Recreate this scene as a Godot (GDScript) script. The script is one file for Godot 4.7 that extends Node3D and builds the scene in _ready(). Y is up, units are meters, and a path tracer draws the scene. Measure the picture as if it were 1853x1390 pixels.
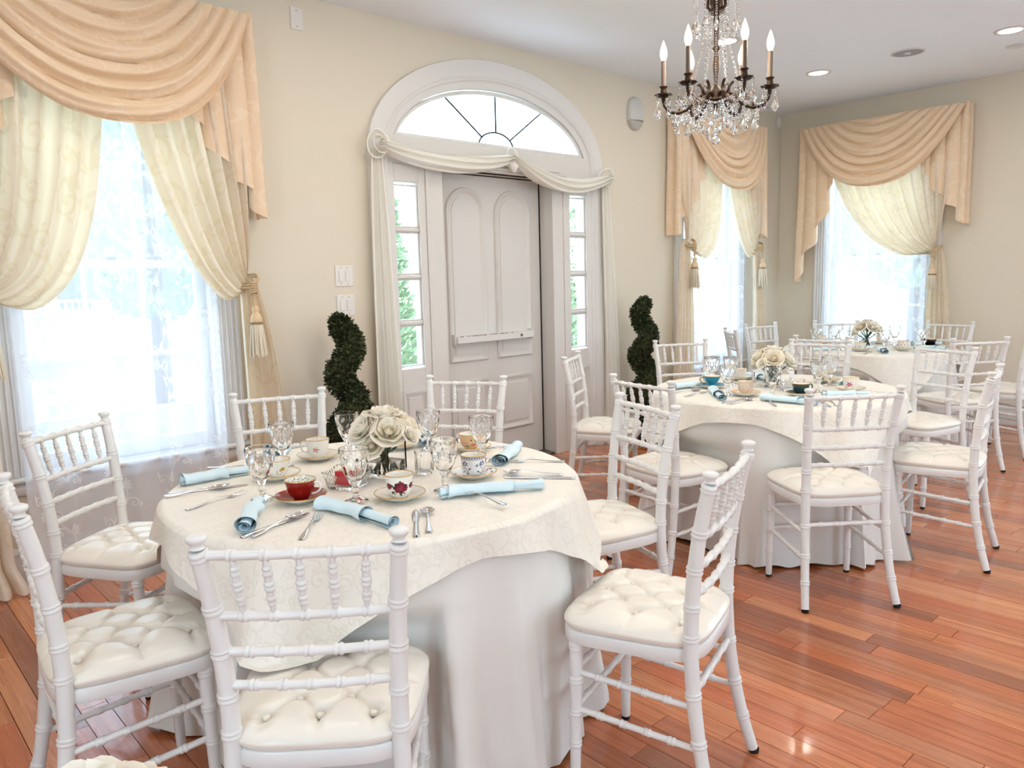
extends Node3D
# A banquet room in an old house: three laid tables, white bamboo-style chairs, a fanlit double door and swagged windows.
const ZW := -4.14    # inner face of the wall with the door
const XW := 7.62     # inner face of the wall with the third window
const XL := -2.3     # wall behind the camera's left
const ZB := 2.9      # wall behind the camera
const H := 2.965     # ceiling
const TOP := 0.757   # height of a laid table
var M := {}
var taken := {}
var rng := RandomNumberGenerator.new()

# ------------------------------------------------------------------ mesh building
class Shape:
	var v := PackedVector3Array()
	var uv := PackedVector2Array()
	var idx := PackedInt32Array()
	func tri(a: int, b: int, c: int) -> void:
		idx.append(a); idx.append(b); idx.append(c)
	func quad(a: Vector3, b: Vector3, c: Vector3, d: Vector3, ua := Vector2(0, 0), ub := Vector2(1, 0), uc := Vector2(1, 1), ud := Vector2(0, 1)) -> void:
		var s := v.size()
		v.append(a); v.append(b); v.append(c); v.append(d)
		uv.append(ua); uv.append(ub); uv.append(uc); uv.append(ud)
		tri(s, s + 1, s + 2); tri(s, s + 2, s + 3)
	func lattice(pts: Array, w: int, h: int, uvs = null, flip := false) -> void:
		# pts in rows of w; a, b along the row
		var s := v.size()
		for j in h:
			for i in w:
				v.append(pts[j * w + i])
				uv.append(uvs[j * w + i] if uvs != null else Vector2(float(i) / (w - 1), float(j) / (h - 1)))
		for j in h - 1:
			for i in w - 1:
				var a := s + j * w + i
				if flip:
					tri(a, a + w + 1, a + 1); tri(a, a + w, a + w + 1)
				else:
					tri(a, a + 1, a + w + 1); tri(a, a + w + 1, a + w)
	func lathe(prof: Array, seg := 20, at := Vector3.ZERO, around := 1.0) -> void:
		# profile of Vector2(radius, y) running upwards on the outside
		var pts := []
		var uvs := []
		for j in prof.size():
			for i in seg + 1:
				var t := TAU * i / seg * around
				pts.append(at + Vector3(cos(t) * prof[j].x, prof[j].y, sin(t) * prof[j].x))
				uvs.append(Vector2(float(i) / seg, float(j) / (prof.size() - 1)))
		lattice(pts, seg + 1, prof.size(), uvs)
	func tube(path: Array, rad, seg := 8, cap := true, scale_uv := 1.0) -> void:
		var n := path.size()
		var nrm := Vector3.ZERO
		var pts := []
		var uvs := []
		var run := 0.0
		var ends := []
		for k in n:
			var t: Vector3 = (path[mini(k + 1, n - 1)] - path[maxi(k - 1, 0)]).normalized()
			if k == 0:
				nrm = t.cross(Vector3(0.31, 0.17, 0.93)).normalized()
				if nrm.length() < 0.5: nrm = t.cross(Vector3.RIGHT).normalized()
			else:
				nrm = (nrm - t * nrm.dot(t)).normalized()
				run += path[k].distance_to(path[k - 1])
			var b := nrm.cross(t)
			var r: float = rad[k] if rad is Array else rad
			for i in seg + 1:
				var a := TAU * i / seg
				pts.append(path[k] + (nrm * cos(a) + b * sin(a)) * r)
				uvs.append(Vector2(float(i) / seg, run * scale_uv))
			if k == 0 or k == n - 1: ends.append([path[k], pts.size() - seg - 1])
		var s := v.size()
		lattice(pts, seg + 1, n, uvs)
		if cap:
			for e in 2:
				var c := v.size()
				v.append(ends[e][0]); uv.append(Vector2.ZERO)
				for i in seg + 1:
					v.append(pts[ends[e][1] + i]); uv.append(Vector2.ZERO)
				for i in seg:
					if e == 0: tri(c, c + 2 + i, c + 1 + i)
					else: tri(c, c + 1 + i, c + 2 + i)
	func box(c: Vector3, size: Vector3, bev := 0.0, turn := Basis()) -> void:
		var hs := size / 2.0
		var b := minf(bev, minf(hs.x, minf(hs.y, hs.z)) * 0.9)
		for ax in 3:
			for sg in [-1.0, 1.0]:
				var u := (ax + 1) % 3
				var w := (ax + 2) % 3
				var q := []
				for st in [[-1, -1], [1, -1], [1, 1], [-1, 1]]:
					var p := Vector3.ZERO
					p[ax] = sg * hs[ax]
					p[u] = st[0] * (hs[u] - b)
					p[w] = st[1] * (hs[w] - b)
					q.append(c + turn * p)
				var su := size[u]
				var sw := size[w]
				if sg > 0: quad(q[0], q[3], q[2], q[1], Vector2(0, 0), Vector2(0, sw), Vector2(su, sw), Vector2(su, 0))
				else: quad(q[0], q[1], q[2], q[3], Vector2(0, 0), Vector2(su, 0), Vector2(su, sw), Vector2(0, sw))
		if b <= 0.0: return
		for ax in 3:
			var u := (ax + 1) % 3
			var w := (ax + 2) % 3
			for s1 in [-1.0, 1.0]:
				for s2 in [-1.0, 1.0]:
					var q := []
					for e in [[-1, 0], [1, 0], [1, 1], [-1, 1]]:
						var p := Vector3.ZERO
						p[ax] = e[0] * (hs[ax] - b)
						p[u] = s1 * (hs[u] - (b if e[1] == 1 else 0.0))
						p[w] = s2 * (hs[w] - (0.0 if e[1] == 1 else b))
						q.append(c + turn * p)
					if s1 * s2 > 0: quad(q[0], q[3], q[2], q[1])
					else: quad(q[0], q[1], q[2], q[3])
		for s1 in [-1.0, 1.0]:
			for s2 in [-1.0, 1.0]:
				for s3 in [-1.0, 1.0]:
					var sgn := Vector3(s1, s2, s3)
					var q := []
					for k in 3:
						var p := hs - Vector3(b, b, b)
						p[k] = hs[k]
						q.append(c + turn * (p * sgn))
					var s := v.size()
					for k in 3:
						v.append(q[k]); uv.append(Vector2.ZERO)
					if s1 * s2 * s3 > 0: tri(s, s + 2, s + 1)
					else: tri(s, s + 1, s + 2)
	func slab(poly: PackedVector2Array, z0: float, z1: float) -> void:
		# an outline in x, y given thickness along z, the front at z1
		var t := Geometry2D.triangulate_polygon(poly)
		var cw := Geometry2D.is_polygon_clockwise(poly)
		for e in 2:
			var s := v.size()
			for p in poly:
				v.append(Vector3(p.x, p.y, z1 if e == 0 else z0)); uv.append(p)
			for k in range(0, t.size(), 3):
				var a := Vector2(poly[t[k + 1]] - poly[t[k]]).cross(poly[t[k + 2]] - poly[t[k]])
				var up := a < 0
				if (up and e == 0) or (not up and e == 1): tri(s + t[k], s + t[k + 1], s + t[k + 2])
				else: tri(s + t[k], s + t[k + 2], s + t[k + 1])
		var n := poly.size()
		for k in n:
			var p := poly[k]
			var q := poly[(k + 1) % n]
			var A := Vector3(p.x, p.y, z1)
			var B := Vector3(q.x, q.y, z1)
			var C := Vector3(q.x, q.y, z0)
			var D := Vector3(p.x, p.y, z0)
			if cw: quad(A, D, C, B)
			else: quad(A, B, C, D)
	func add(o: Shape, t := Transform3D()) -> void:
		var s := v.size()
		for p in o.v: v.append(t * p)
		uv.append_array(o.uv)
		for i in o.idx: idx.append(s + i)
	func mesh(crease := 40.0, flat := false) -> ArrayMesh:
		if flat:
			var nv := PackedVector3Array()
			var nu := PackedVector2Array()
			for i in idx:
				nv.append(v[i]); nu.append(uv[i])
			v = nv
			uv = nu
			idx = PackedInt32Array(range(v.size()))
		var n := PackedVector3Array()
		n.resize(v.size())
		for k in range(0, idx.size(), 3):
			var a := idx[k]
			var b := idx[k + 1]
			var c := idx[k + 2]
			var f := (v[c] - v[a]).cross(v[b] - v[a])
			n[a] += f; n[b] += f; n[c] += f
		for k in n.size():
			n[k] = n[k].normalized() if n[k].length_squared() > 1e-24 else Vector3.UP
		if crease > 0.0 and not flat:
			var cells := {}
			var lim := cos(deg_to_rad(crease))
			for k in v.size():
				var key := Vector3i((v[k] * 20000.0).round())
				if cells.has(key): cells[key].append(k)
				else: cells[key] = [k]
			var m := n.duplicate()
			for key in cells:
				var g: Array = cells[key]
				if g.size() < 2: continue
				for i in g:
					var t := Vector3.ZERO
					for j in g:
						if n[i].dot(n[j]) > lim: t += n[j]
					m[i] = t.normalized() if t.length() > 1e-6 else n[i]
			n = m
		var arr := []
		arr.resize(Mesh.ARRAY_MAX)
		arr[Mesh.ARRAY_VERTEX] = v
		arr[Mesh.ARRAY_NORMAL] = n
		arr[Mesh.ARRAY_TEX_UV] = uv
		arr[Mesh.ARRAY_INDEX] = idx
		var am := ArrayMesh.new()
		am.add_surface_from_arrays(Mesh.PRIMITIVE_TRIANGLES, arr)
		return am

func boxm(c: Vector3, size: Vector3, bev := 0.004) -> ArrayMesh:
	var s := Shape.new()
	s.box(c, size, bev)
	return s.mesh(10.0)

func bez(a: Vector3, b: Vector3, c: Vector3, d: Vector3, t: float) -> Vector3:
	return a.bezier_interpolate(b, c, d, t)

# ------------------------------------------------------------------ scene tree
func numbered(called: String) -> String:
	var k: int = taken.get(called, 0)
	taken[called] = k + 1
	return called if k == 0 else "%s_%03d" % [called, k]

func thing(called: String, label: String, category: String, at := Vector3.ZERO, turn := 0.0, group := "") -> Node3D:
	var o := Node3D.new()
	o.name = numbered(called)
	add_child(o)
	o.position = at
	o.rotation.y = turn
	tag(o, label, category, group)
	return o

func tag(o: Node, label: String, category := "", group := "") -> void:
	o.set_meta("label", label)
	if category: o.set_meta("category", category)
	if group: o.set_meta("group", group)

func part(parent: Node, called: String, m: Mesh, mat: Material, label := "", at := Transform3D()) -> MeshInstance3D:
	var o := MeshInstance3D.new()
	o.name = called
	o.mesh = m
	o.material_override = mat
	o.transform = at
	parent.add_child(o, true)
	if label: o.set_meta("label", label)
	return o

func built(called: String, label: String, kind := "structure", at := Vector3.ZERO, turn := 0.0) -> Node3D:
	var o := Node3D.new()
	o.name = called
	add_child(o)
	o.position = at
	o.rotation.y = turn
	o.set_meta("kind", kind)
	o.set_meta("label", label)
	return o

func copy_of(src: Node3D, label: String, at: Vector3, turn := 0.0, group := "") -> Node3D:
	var o: Node3D = src.duplicate()
	var base := String(src.name)
	if base.length() > 4 and base[base.length() - 4] == "_" and base.right(3).is_valid_int(): base = base.left(base.length() - 4)
	o.name = numbered(base)
	add_child(o)
	o.position = at
	o.rotation = Vector3(0, turn, 0)
	o.set_meta("label", label)
	if group: o.set_meta("group", group)
	return o

# ------------------------------------------------------------------ patterns
class Ink:
	var n: int
	var a := PackedFloat32Array()
	func _init(size: int) -> void:
		n = size
		a.resize(n * n)
	func dot(x: float, y: float, r: float, val := 1.0) -> void:
		var R := int(ceil(r + 1.0))
		var cx := int(round(x))
		var cy := int(round(y))
		for j in range(-R, R + 1):
			for i in range(-R, R + 1):
				var d := Vector2(cx + i - x, cy + j - y).length()
				var k := clampf(r + 0.5 - d, 0.0, 1.0) * val
				if k > 0.0:
					var q := posmod(cy + j, n) * n + posmod(cx + i, n)
					if a[q] < k: a[q] = k
	func line(pts: Array, r0: float, r1: float, val := 1.0) -> void:
		var total := pts.size() - 1
		for k in total:
			var p: Vector2 = pts[k]
			var q: Vector2 = pts[k + 1]
			var steps := maxi(1, int(p.distance_to(q) / maxf(0.6, minf(r0, r1) * 0.6)))
			for s in steps:
				var t := float(s) / steps
				var w := (k + t) / total
				var c := p.lerp(q, t)
				dot(c.x, c.y, lerpf(r0, r1, w), val)
	func spiral(c: Vector2, r: float, start: float, turns: float, w: float, hand := 1.0) -> void:
		var pts := []
		for k in 40:
			var t := k / 39.0
			var rr := r * pow(1.0 - t, 1.15) + r * 0.08
			var ang := start + hand * turns * TAU * t
			pts.append(c + Vector2(cos(ang), sin(ang)) * rr)
		line(pts, w, w * 0.45)
		dot(pts[39].x, pts[39].y, w * 1.3)
	func leaf(p: Vector2, ang: float, len: float, w: float, bend := 0.6) -> void:
		var pts := []
		for k in 12:
			var t := k / 11.0
			var an := ang + bend * t
			p += Vector2(cos(an), sin(an)) * len / 11.0
			pts.append(p)
		for k in 12:
			var t := k / 11.0
			dot(pts[k].x, pts[k].y, w * sin(PI * (0.12 + 0.85 * t)))
	func blurred(times := 1) -> PackedFloat32Array:
		var src := a
		for k in times:
			var dst := PackedFloat32Array()
			dst.resize(n * n)
			for y in n:
				for x in n:
					dst[y * n + x] = (src[y * n + x] * 2.0 + src[y * n + (x + 1) % n] + src[y * n + (x + n - 1) % n] + src[((y + 1) % n) * n + x] + src[((y + n - 1) % n) * n + x]) / 6.0
			src = dst
		return src

func scrolls(size: int, count: int, seed_: int, scale_: float) -> Ink:
	# acanthus scrolls: curling vines with leaves
	var ink := Ink.new(size)
	var r := RandomNumberGenerator.new()
	r.seed = seed_
	var rows := count
	for j in rows:
		for i in rows:
			var c := Vector2((i + 0.5 + (0.5 if j % 2 else 0.0)) * size / rows, (j + 0.5) * size / rows)
			c += Vector2(r.randf_range(-0.1, 0.1), r.randf_range(-0.1, 0.1)) * size / rows
			var rad := size / float(rows) * 0.36 * scale_
			var hand := 1.0 if (i + j) % 2 else -1.0
			var st := r.randf_range(0, TAU)
			var w := rad * 0.13
			ink.spiral(c, rad, st, 1.35, w, hand)
			var p := c + Vector2(cos(st), sin(st)) * rad
			# vine on to a smaller curl
			var q := []
			var dirn := st + hand * -PI / 2.0
			var pos := p
			for k in 14:
				dirn += hand * 0.16
				pos += Vector2(cos(dirn), sin(dirn)) * rad * 0.12
				q.append(pos)
			ink.line(q, w, w * 0.6)
			ink.spiral(pos + Vector2(cos(dirn + hand * 1.57), sin(dirn + hand * 1.57)) * rad * 0.3, rad * 0.33, dirn - hand * 1.57, 1.1, w * 0.7, hand)
			for k in 5:
				ink.leaf(p, st + hand * (-2.4 + k * 0.42), rad * (0.62 - 0.07 * absf(k - 2)), w * 0.85, -hand * 0.7)
			for k in 3:
				var an := st + hand * (0.9 + k * 1.15)
				ink.leaf(c + Vector2(cos(an), sin(an)) * rad * 0.82, an + hand * 0.7, rad * 0.46, w * 0.75, hand * 0.8)
	return ink

func vines(size: int, seed_: int) -> Ink:
	# embroidered sprays with wide gaps, for net curtains
	var ink := Ink.new(size)
	var r := RandomNumberGenerator.new()
	r.seed = seed_
	for col in 2:
		var pos := Vector2((0.25 + 0.5 * col) * size, 0)
		var pts := []
		for k in 65:
			var t := k / 64.0
			pts.append(Vector2((0.25 + 0.5 * col) * size + sin(t * TAU * 2.0 + col * PI) * size * 0.09, t * size))
		ink.line(pts, size * 0.006, size * 0.006)
		for k in 8:
			var t := (k + 0.5) / 8.0
			var b: Vector2 = pts[int(t * 64)]
			var side := 1.0 if k % 2 else -1.0
			ink.spiral(b + Vector2(side * size * 0.06, size * 0.012), size * 0.045, PI if side > 0 else 0.0, 1.2, size * 0.008, side)
			for m in 4:
				ink.leaf(b, (0.0 if side < 0 else PI) + (m - 1.5) * 0.5, size * 0.062, size * 0.011, side * 0.8)
			ink.leaf(b + Vector2(side * size * 0.1, 0), side * 1.2, size * 0.05, size * 0.01, side)
	return ink

func ink_texture(ink: PackedFloat32Array, n: int, lo: Color, hi: Color) -> ImageTexture:
	var bytes := PackedByteArray()
	bytes.resize(n * n * 4)
	for k in n * n:
		var c := lo.lerp(hi, ink[k])
		bytes[k * 4] = int(c.r * 255.0)
		bytes[k * 4 + 1] = int(c.g * 255.0)
		bytes[k * 4 + 2] = int(c.b * 255.0)
		bytes[k * 4 + 3] = int(c.a * 255.0)
	return ImageTexture.create_from_image(Image.create_from_data(n, n, false, Image.FORMAT_RGBA8, bytes))

func wood_texture(seed_: int) -> ImageTexture:
	var n := 512
	var f := FastNoiseLite.new()
	f.seed = seed_
	f.frequency = 0.012
	f.fractal_octaves = 4
	var fine := FastNoiseLite.new()
	fine.seed = seed_ + 7
	fine.frequency = 0.05
	var bytes := PackedByteArray()
	bytes.resize(n * n * 4)
	for y in n:
		for x in n:
			# grain runs along v (y)
			var warp := f.get_noise_2d(x * 0.9, y * 0.25) * 34.0
			var g := fine.get_noise_2d((x + warp) * 2.6, y * 0.10) * 0.55 + f.get_noise_2d(x * 1.4 + 200.0, y * 0.12) * 0.5
			var pores := fine.get_noise_2d(x * 9.0, y * 0.9)
			var k := 0.88 + 0.22 * g - (0.13 if pores > 0.42 else 0.0)
			k = clampf(k, 0.35, 1.0)
			var q := (y * n + x) * 4
			bytes[q] = int(255.0 * clampf(k * 1.0, 0, 1))
			bytes[q + 1] = int(255.0 * clampf(k * (0.94 + 0.06 * g), 0, 1))
			bytes[q + 2] = int(255.0 * clampf(k * (0.88 + 0.10 * g), 0, 1))
			bytes[q + 3] = 255
	return ImageTexture.create_from_image(Image.create_from_data(n, n, false, Image.FORMAT_RGBA8, bytes))

func noise_tex(freq: float, seed_: int, lo: Color, hi: Color, as_normal := false, bump := 4.0) -> NoiseTexture2D:
	var t := NoiseTexture2D.new()
	t.width = 512
	t.height = 512
	t.seamless = true
	var f := FastNoiseLite.new()
	f.seed = seed_
	f.frequency = freq
	f.fractal_octaves = 4
	t.noise = f
	if as_normal:
		t.as_normal_map = true
		t.bump_strength = bump
	else:
		var g := Gradient.new()
		g.colors = PackedColorArray([lo, hi])
		t.color_ramp = g
	return t

# porcelain transfer prints: a strip that wraps once round a cup (u) from foot to rim (v)
func blob(im: Image, x: float, y: float, rx: float, ry: float, c: Color, ang := 0.0) -> void:
	var R := int(ceil(maxf(rx, ry))) + 1
	for j in range(-R, R + 1):
		for i in range(-R, R + 1):
			var p := Vector2(i, j).rotated(-ang)
			if p.x * p.x / (rx * rx) + p.y * p.y / (ry * ry) <= 1.0:
				var X := posmod(int(x) + i, im.get_width())
				var Y := clampi(int(y) + j, 0, im.get_height() - 1)
				im.set_pixel(X, Y, c)

func rose_print(im: Image, x: float, y: float, s: float, dark: Color, mid: Color, light: Color) -> void:
	for k in 7:
		var a := k * TAU / 7.0
		blob(im, x + cos(a) * s * 0.62, y + sin(a) * s * 0.62, s * 0.46, s * 0.38, mid if k % 2 else dark, a)
	blob(im, x, y, s * 0.58, s * 0.55, dark)
	for k in 5:
		var a := k * TAU / 5.0 + 0.4
		blob(im, x + cos(a) * s * 0.32, y + sin(a) * s * 0.32, s * 0.26, s * 0.14, light if k % 2 else mid, a + 1.57)
	blob(im, x, y, s * 0.16, s * 0.13, light)

func spray_print(im: Image, x: float, y: float, s: float, leafc: Color, twig: Color) -> void:
	for k in 5:
		var a := k * TAU / 5.0 + 0.7
		var px := x + cos(a) * s
		var py := y + sin(a) * s
		blob(im, px, py, s * 0.4, s * 0.2, leafc, a)
		blob(im, px, py, s * 0.36, s * 0.03, twig, a)

func cup_print(kind: String, base: Color) -> ImageTexture:
	var im := Image.create(512, 192, false, Image.FORMAT_RGBA8)
	im.fill(base)
	var green := Color(0.33, 0.4, 0.26)
	var twig := Color(0.24, 0.27, 0.2)
	var r := RandomNumberGenerator.new()
	r.seed = 5
	match kind:
		"rose":
			for x in [30, 200, 370]:
				spray_print(im, x + 16, 100, 50, green, twig)
				rose_print(im, x, 92, 46, Color(0.36, 0.04, 0.13), Color(0.52, 0.07, 0.2), Color(0.66, 0.16, 0.3))
				rose_print(im, x + 84, 82, 26, Color(0.36, 0.04, 0.13), Color(0.5, 0.07, 0.2), Color(0.6, 0.14, 0.28))
				blob(im, x - 30, 140, 9, 6, Color(0.42, 0.06, 0.16))
				blob(im, x + 40, 144, 10, 5, green)
		"pink":
			for x in [60, 230, 400]:
				spray_print(im, x, 92, 22, Color(0.55, 0.68, 0.5), Color(0.4, 0.5, 0.4))
				rose_print(im, x, 92, 17, Color(0.86, 0.42, 0.5), Color(0.92, 0.6, 0.65), Color(0.97, 0.8, 0.8))
		"onion":
			var b := Color(0.12, 0.17, 0.36)
			for x in range(0, 512, 16):
				blob(im, x, 12, 5, 6, b)
				blob(im, x + 8, 20, 4, 3, b)
			im.fill_rect(Rect2i(0, 2, 512, 3), b)
			im.fill_rect(Rect2i(0, 26, 512, 3), b)
			for x in [20, 150, 280, 410]:
				for k in 9:
					blob(im, x + sin(k * 0.7) * 20, 44 + k * 14, 3, 8, b, 0.4 * sin(k))
				for k in 7:
					var a := k * TAU / 7.0
					blob(im, x + cos(a) * 17, 66 + sin(a) * 15, 10, 4, b, a)
				blob(im, x + 42, 80, 9, 12, b)
				blob(im, x + 42, 80, 4, 6, base)
				blob(im, x - 36, 110, 12, 5, b, 0.7)
				blob(im, x + 26, 140, 13, 6, b, -0.5)
				blob(im, x - 10, 158, 12, 6, b, 0.3)
		"yellow":
			for x in [40, 170, 300, 430]:
				for k in 6:
					var a := k * TAU / 6.0
					blob(im, x + cos(a) * 14, 90 + sin(a) * 14, 11, 7, Color(0.82, 0.66, 0.28), a)
				blob(im, x, 90, 7, 7, Color(0.5, 0.36, 0.16))
				spray_print(im, x + 24, 124, 20, green, twig)
		"peach":
			for k in 46:
				blob(im, r.randf() * 512, 40 + r.randf() * 140, 22, 14, Color(0.85, 0.72 - 0.1 * r.randf(), 0.58))
			for x in [90, 260, 430]:
				blob(im, x, 60, 6, 10, Color(0.45, 0.24, 0.14))
				blob(im, x - 20, 120, 26, 18, Color(0.8, 0.5, 0.42))
				blob(im, x + 34, 130, 22, 14, Color(0.56, 0.65, 0.5))
		"gilt":
			for k in 230:
				var x := r.randf() * 512
				var y := 10 + r.randf() * 172
				blob(im, x, y, 2.2 + 3.0 * r.randf(), 2.2, Color(0.66, 0.45, 0.3), r.randf() * 3.0)
		"spots":
			for k in 26:
				rose_print(im, (k % 9) * 57 + (28 if (k / 9) % 2 else 0), 34 + (k / 9) * 56, 9, Color(0.4, 0.22, 0.16), Color(0.5, 0.32, 0.2), Color(0.4, 0.3, 0.2))
		"grey":
			for x in [40, 150, 270, 390]:
				spray_print(im, x, 90, 24, Color(0.46, 0.54, 0.6), Color(0.3, 0.36, 0.42))
				blob(im, x, 90, 8, 8, Color(0.36, 0.4, 0.5))
		"lily":
			for x in [40, 210, 380]:
				for k in 6:
					var a := k * TAU / 6.0
					blob(im, x + cos(a) * 20, 96 + sin(a) * 20, 18, 8, Color(0.72, 0.24, 0.4) if k % 2 else Color(0.82, 0.4, 0.52), a)
				blob(im, x, 96, 7, 7, Color(0.9, 0.75, 0.5))
				spray_print(im, x + 40, 130, 18, green, twig)
		"inside":
			for x in range(0, 512, 64):
				spray_print(im, x, 40, 18, green, twig)
	return ImageTexture.create_from_image(im)

func mat(c: Color, rough := 0.6, metal := 0.0, spec := 0.5) -> StandardMaterial3D:
	var m := StandardMaterial3D.new()
	m.albedo_color = c
	m.roughness = rough
	m.metallic = metal
	m.metallic_specular = spec
	m.cull_mode = BaseMaterial3D.CULL_DISABLED
	return m

func glass(c := Color(1, 1, 1, 0.0), ior := 0.05) -> StandardMaterial3D:
	var m := mat(c, 0.0)
	m.transparency = BaseMaterial3D.TRANSPARENCY_ALPHA
	m.refraction_enabled = true
	m.refraction_scale = ior
	return m

func make_materials() -> void:
	M.wall = mat(Color(0.88, 0.845, 0.775), 0.75)
	M.ceiling = mat(Color(0.945, 0.962, 0.98), 0.85)
	M.trim = mat(Color(0.88, 0.872, 0.86), 0.38)
	M.door = mat(Color(0.86, 0.845, 0.825), 0.42)
	M.plate = mat(Color(0.9, 0.885, 0.865), 0.35)
	M.dark = mat(Color(0.03, 0.03, 0.035), 0.6)
	M.chip = mat(Color(0.38, 0.3, 0.22), 0.8)
	M.screw = mat(Color(0.45, 0.43, 0.4), 0.4, 0.6)
	# floor: oiled hardwood strips in several tones
	var w1 := wood_texture(11)
	var w2 := wood_texture(29)
	M.planks = []
	var tones := [Color(0.88, 0.575, 0.395), Color(0.83, 0.51, 0.34), Color(0.92, 0.63, 0.45), Color(0.76, 0.46, 0.315), Color(0.85, 0.525, 0.355), Color(0.9, 0.595, 0.425), Color(0.69, 0.44, 0.325), Color(0.8, 0.535, 0.39), Color(0.85, 0.49, 0.315)]
	for k in tones.size():
		var m := mat(tones[k], 0.26)
		m.albedo_texture = w1 if k % 2 else w2
		m.uv1_scale = Vector3(3.4, 0.75, 1)
		m.clearcoat_enabled = true
		m.clearcoat = 0.5
		m.clearcoat_roughness = 0.08
		M.planks.append(m)
	M.gap = mat(Color(0.09, 0.045, 0.03), 0.8)
	# cloth
	var dam := scrolls(1024, 3, 4, 1.0)
	var soft := dam.blurred(2)
	var n := dam.n
	var hm := ink_texture(soft, n, Color(0, 0, 0), Color(1, 1, 1))
	var ramp := func(lo: Color, hi: Color) -> ImageTexture: return ink_texture(soft, n, lo, hi)
	M.swag = mat(Color(1, 1, 1), 0.55)
	M.swag.albedo_texture = ramp.call(Color(0.945, 0.84, 0.715), Color(0.957, 0.868, 0.757))
	M.swag.heightmap_enabled = true
	M.swag.heightmap_texture = hm
	M.swag.heightmap_scale = 0.06
	M.swag.uv1_scale = Vector3(1.55, 1.55, 1)
	M.swag.rim_enabled = true
	M.swag.rim = 0.25
	M.swag.backlight_enabled = true
	M.swag.backlight = Color(0.4, 0.33, 0.24)
	M.drape = mat(Color(1, 1, 1), 0.55)
	M.drape.albedo_texture = ramp.call(Color(0.97, 0.945, 0.895), Color(0.95, 0.915, 0.845))
	M.drape.heightmap_enabled = true
	M.drape.heightmap_texture = hm
	M.drape.heightmap_scale = 0.06
	M.drape.uv1_scale = Vector3(1.7, 1.7, 1)
	M.drape.rim_enabled = true
	M.drape.rim = 0.2
	M.drape.backlight_enabled = true
	M.drape.backlight = Color(0.86, 0.81, 0.72)
	var vin := vines(1024, 8)
	M.sheer = mat(Color(1, 1, 1, 1), 0.9)
	M.sheer.albedo_texture = ink_texture(vin.blurred(1), 1024, Color(0.97, 0.98, 1.0, 0.56), Color(0.95, 0.955, 0.96, 0.93))
	M.sheer.transparency = BaseMaterial3D.TRANSPARENCY_ALPHA
	M.sheer.backlight_enabled = true
	M.sheer.backlight = Color(0.68, 0.7, 0.72)
	M.sheer.uv1_scale = Vector3(1.5, 1.5, 1)
	M.cloth = mat(Color(0.905, 0.895, 0.875), 0.7)
	M.cloth.rim_enabled = true
	M.cloth.rim = 0.2
	var fine := scrolls(1024, 5, 21, 1.15)
	var finesoft := fine.blurred(1)
	M.overlay = mat(Color(1, 1, 1), 0.5)
	M.overlay.albedo_texture = ink_texture(finesoft, 1024, Color(0.945, 0.925, 0.885), Color(0.925, 0.902, 0.858))
	M.overlay.roughness_texture = ink_texture(finesoft, 1024, Color(1, 1, 1), Color(0.6, 0.6, 0.6))
	M.overlay.roughness = 0.7
	M.overlay.heightmap_enabled = true
	M.overlay.heightmap_texture = ink_texture(finesoft, 1024, Color.BLACK, Color.WHITE)
	M.overlay.heightmap_scale = 0.05
	M.overlay.uv1_scale = Vector3(3.1, 3.1, 1)
	M.scarf = mat(Color(0.955, 0.945, 0.915), 0.7)
	M.scarf.backlight_enabled = true
	M.scarf.backlight = Color(0.5, 0.48, 0.42)
	M.napkin = mat(Color(0.835, 0.92, 0.955), 0.6)
	M.napkin.rim_enabled = true
	M.napkin.rim = 0.2
	M.cord = mat(Color(0.8, 0.7, 0.56), 0.7)
	M.fringe = mat(Color(0.9, 0.86, 0.78), 0.7)
	M.tassel_head = mat(Color(0.88, 0.77, 0.62), 0.6)
	# chairs
	M.chair = mat(Color(0.91, 0.905, 0.895), 0.33)
	M.cushion = mat(Color(0.935, 0.91, 0.865), 0.34)
	M.cushion.clearcoat_enabled = true
	M.cushion.clearcoat = 0.3
	M.cushion.clearcoat_roughness = 0.2
	M.foot = mat(Color(0.05, 0.05, 0.05), 0.6)
	# tableware
	M.crystal = glass()
	M.tumbler = glass(Color(1, 1, 1, 0.0), 0.032)
	M.vase = glass()
	M.water = glass(Color(1, 1, 1, 0.0), 0.033)
	M.china = mat(Color(0.95, 0.935, 0.9), 0.14)
	M.gilt = mat(Color(0.83, 0.66, 0.36), 0.25, 1.0)
	M.silver = mat(Color(0.86, 0.86, 0.87), 0.16, 1.0)
	M.red = mat(Color(0.56, 0.1, 0.075), 0.16)
	M.turquoise = mat(Color(0.26, 0.6, 0.7), 0.16)
	M.greenchina = mat(Color(0.2, 0.29, 0.28), 0.16)
	M.black = mat(Color(0.035, 0.035, 0.04), 0.2)
	M.petal = mat(Color(0.985, 0.965, 0.925), 0.6)
	M.petal.backlight_enabled = true
	M.petal.backlight = Color(0.7, 0.68, 0.62)
	M.petal2 = mat(Color(0.985, 0.955, 0.895), 0.6)
	M.petal2.backlight_enabled = true
	M.petal2.backlight = Color(0.7, 0.67, 0.6)
	M.stem = mat(Color(0.27, 0.35, 0.22), 0.5)
	M.leaf = mat(Color(0.4, 0.5, 0.27), 0.5)
	M.sugar_red = mat(Color(0.8, 0.2, 0.22), 0.6)
	M.sugar_cream = mat(Color(0.92, 0.84, 0.72), 0.6)
	# chandelier
	M.bronze = mat(Color(0.21, 0.155, 0.115), 0.42, 0.7)
	M.sleeve = mat(Color(0.36, 0.31, 0.27), 0.45, 0.3)
	M.bulb = mat(Color(1, 0.95, 0.86), 0.3)
	M.bulb.emission_enabled = true
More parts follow.
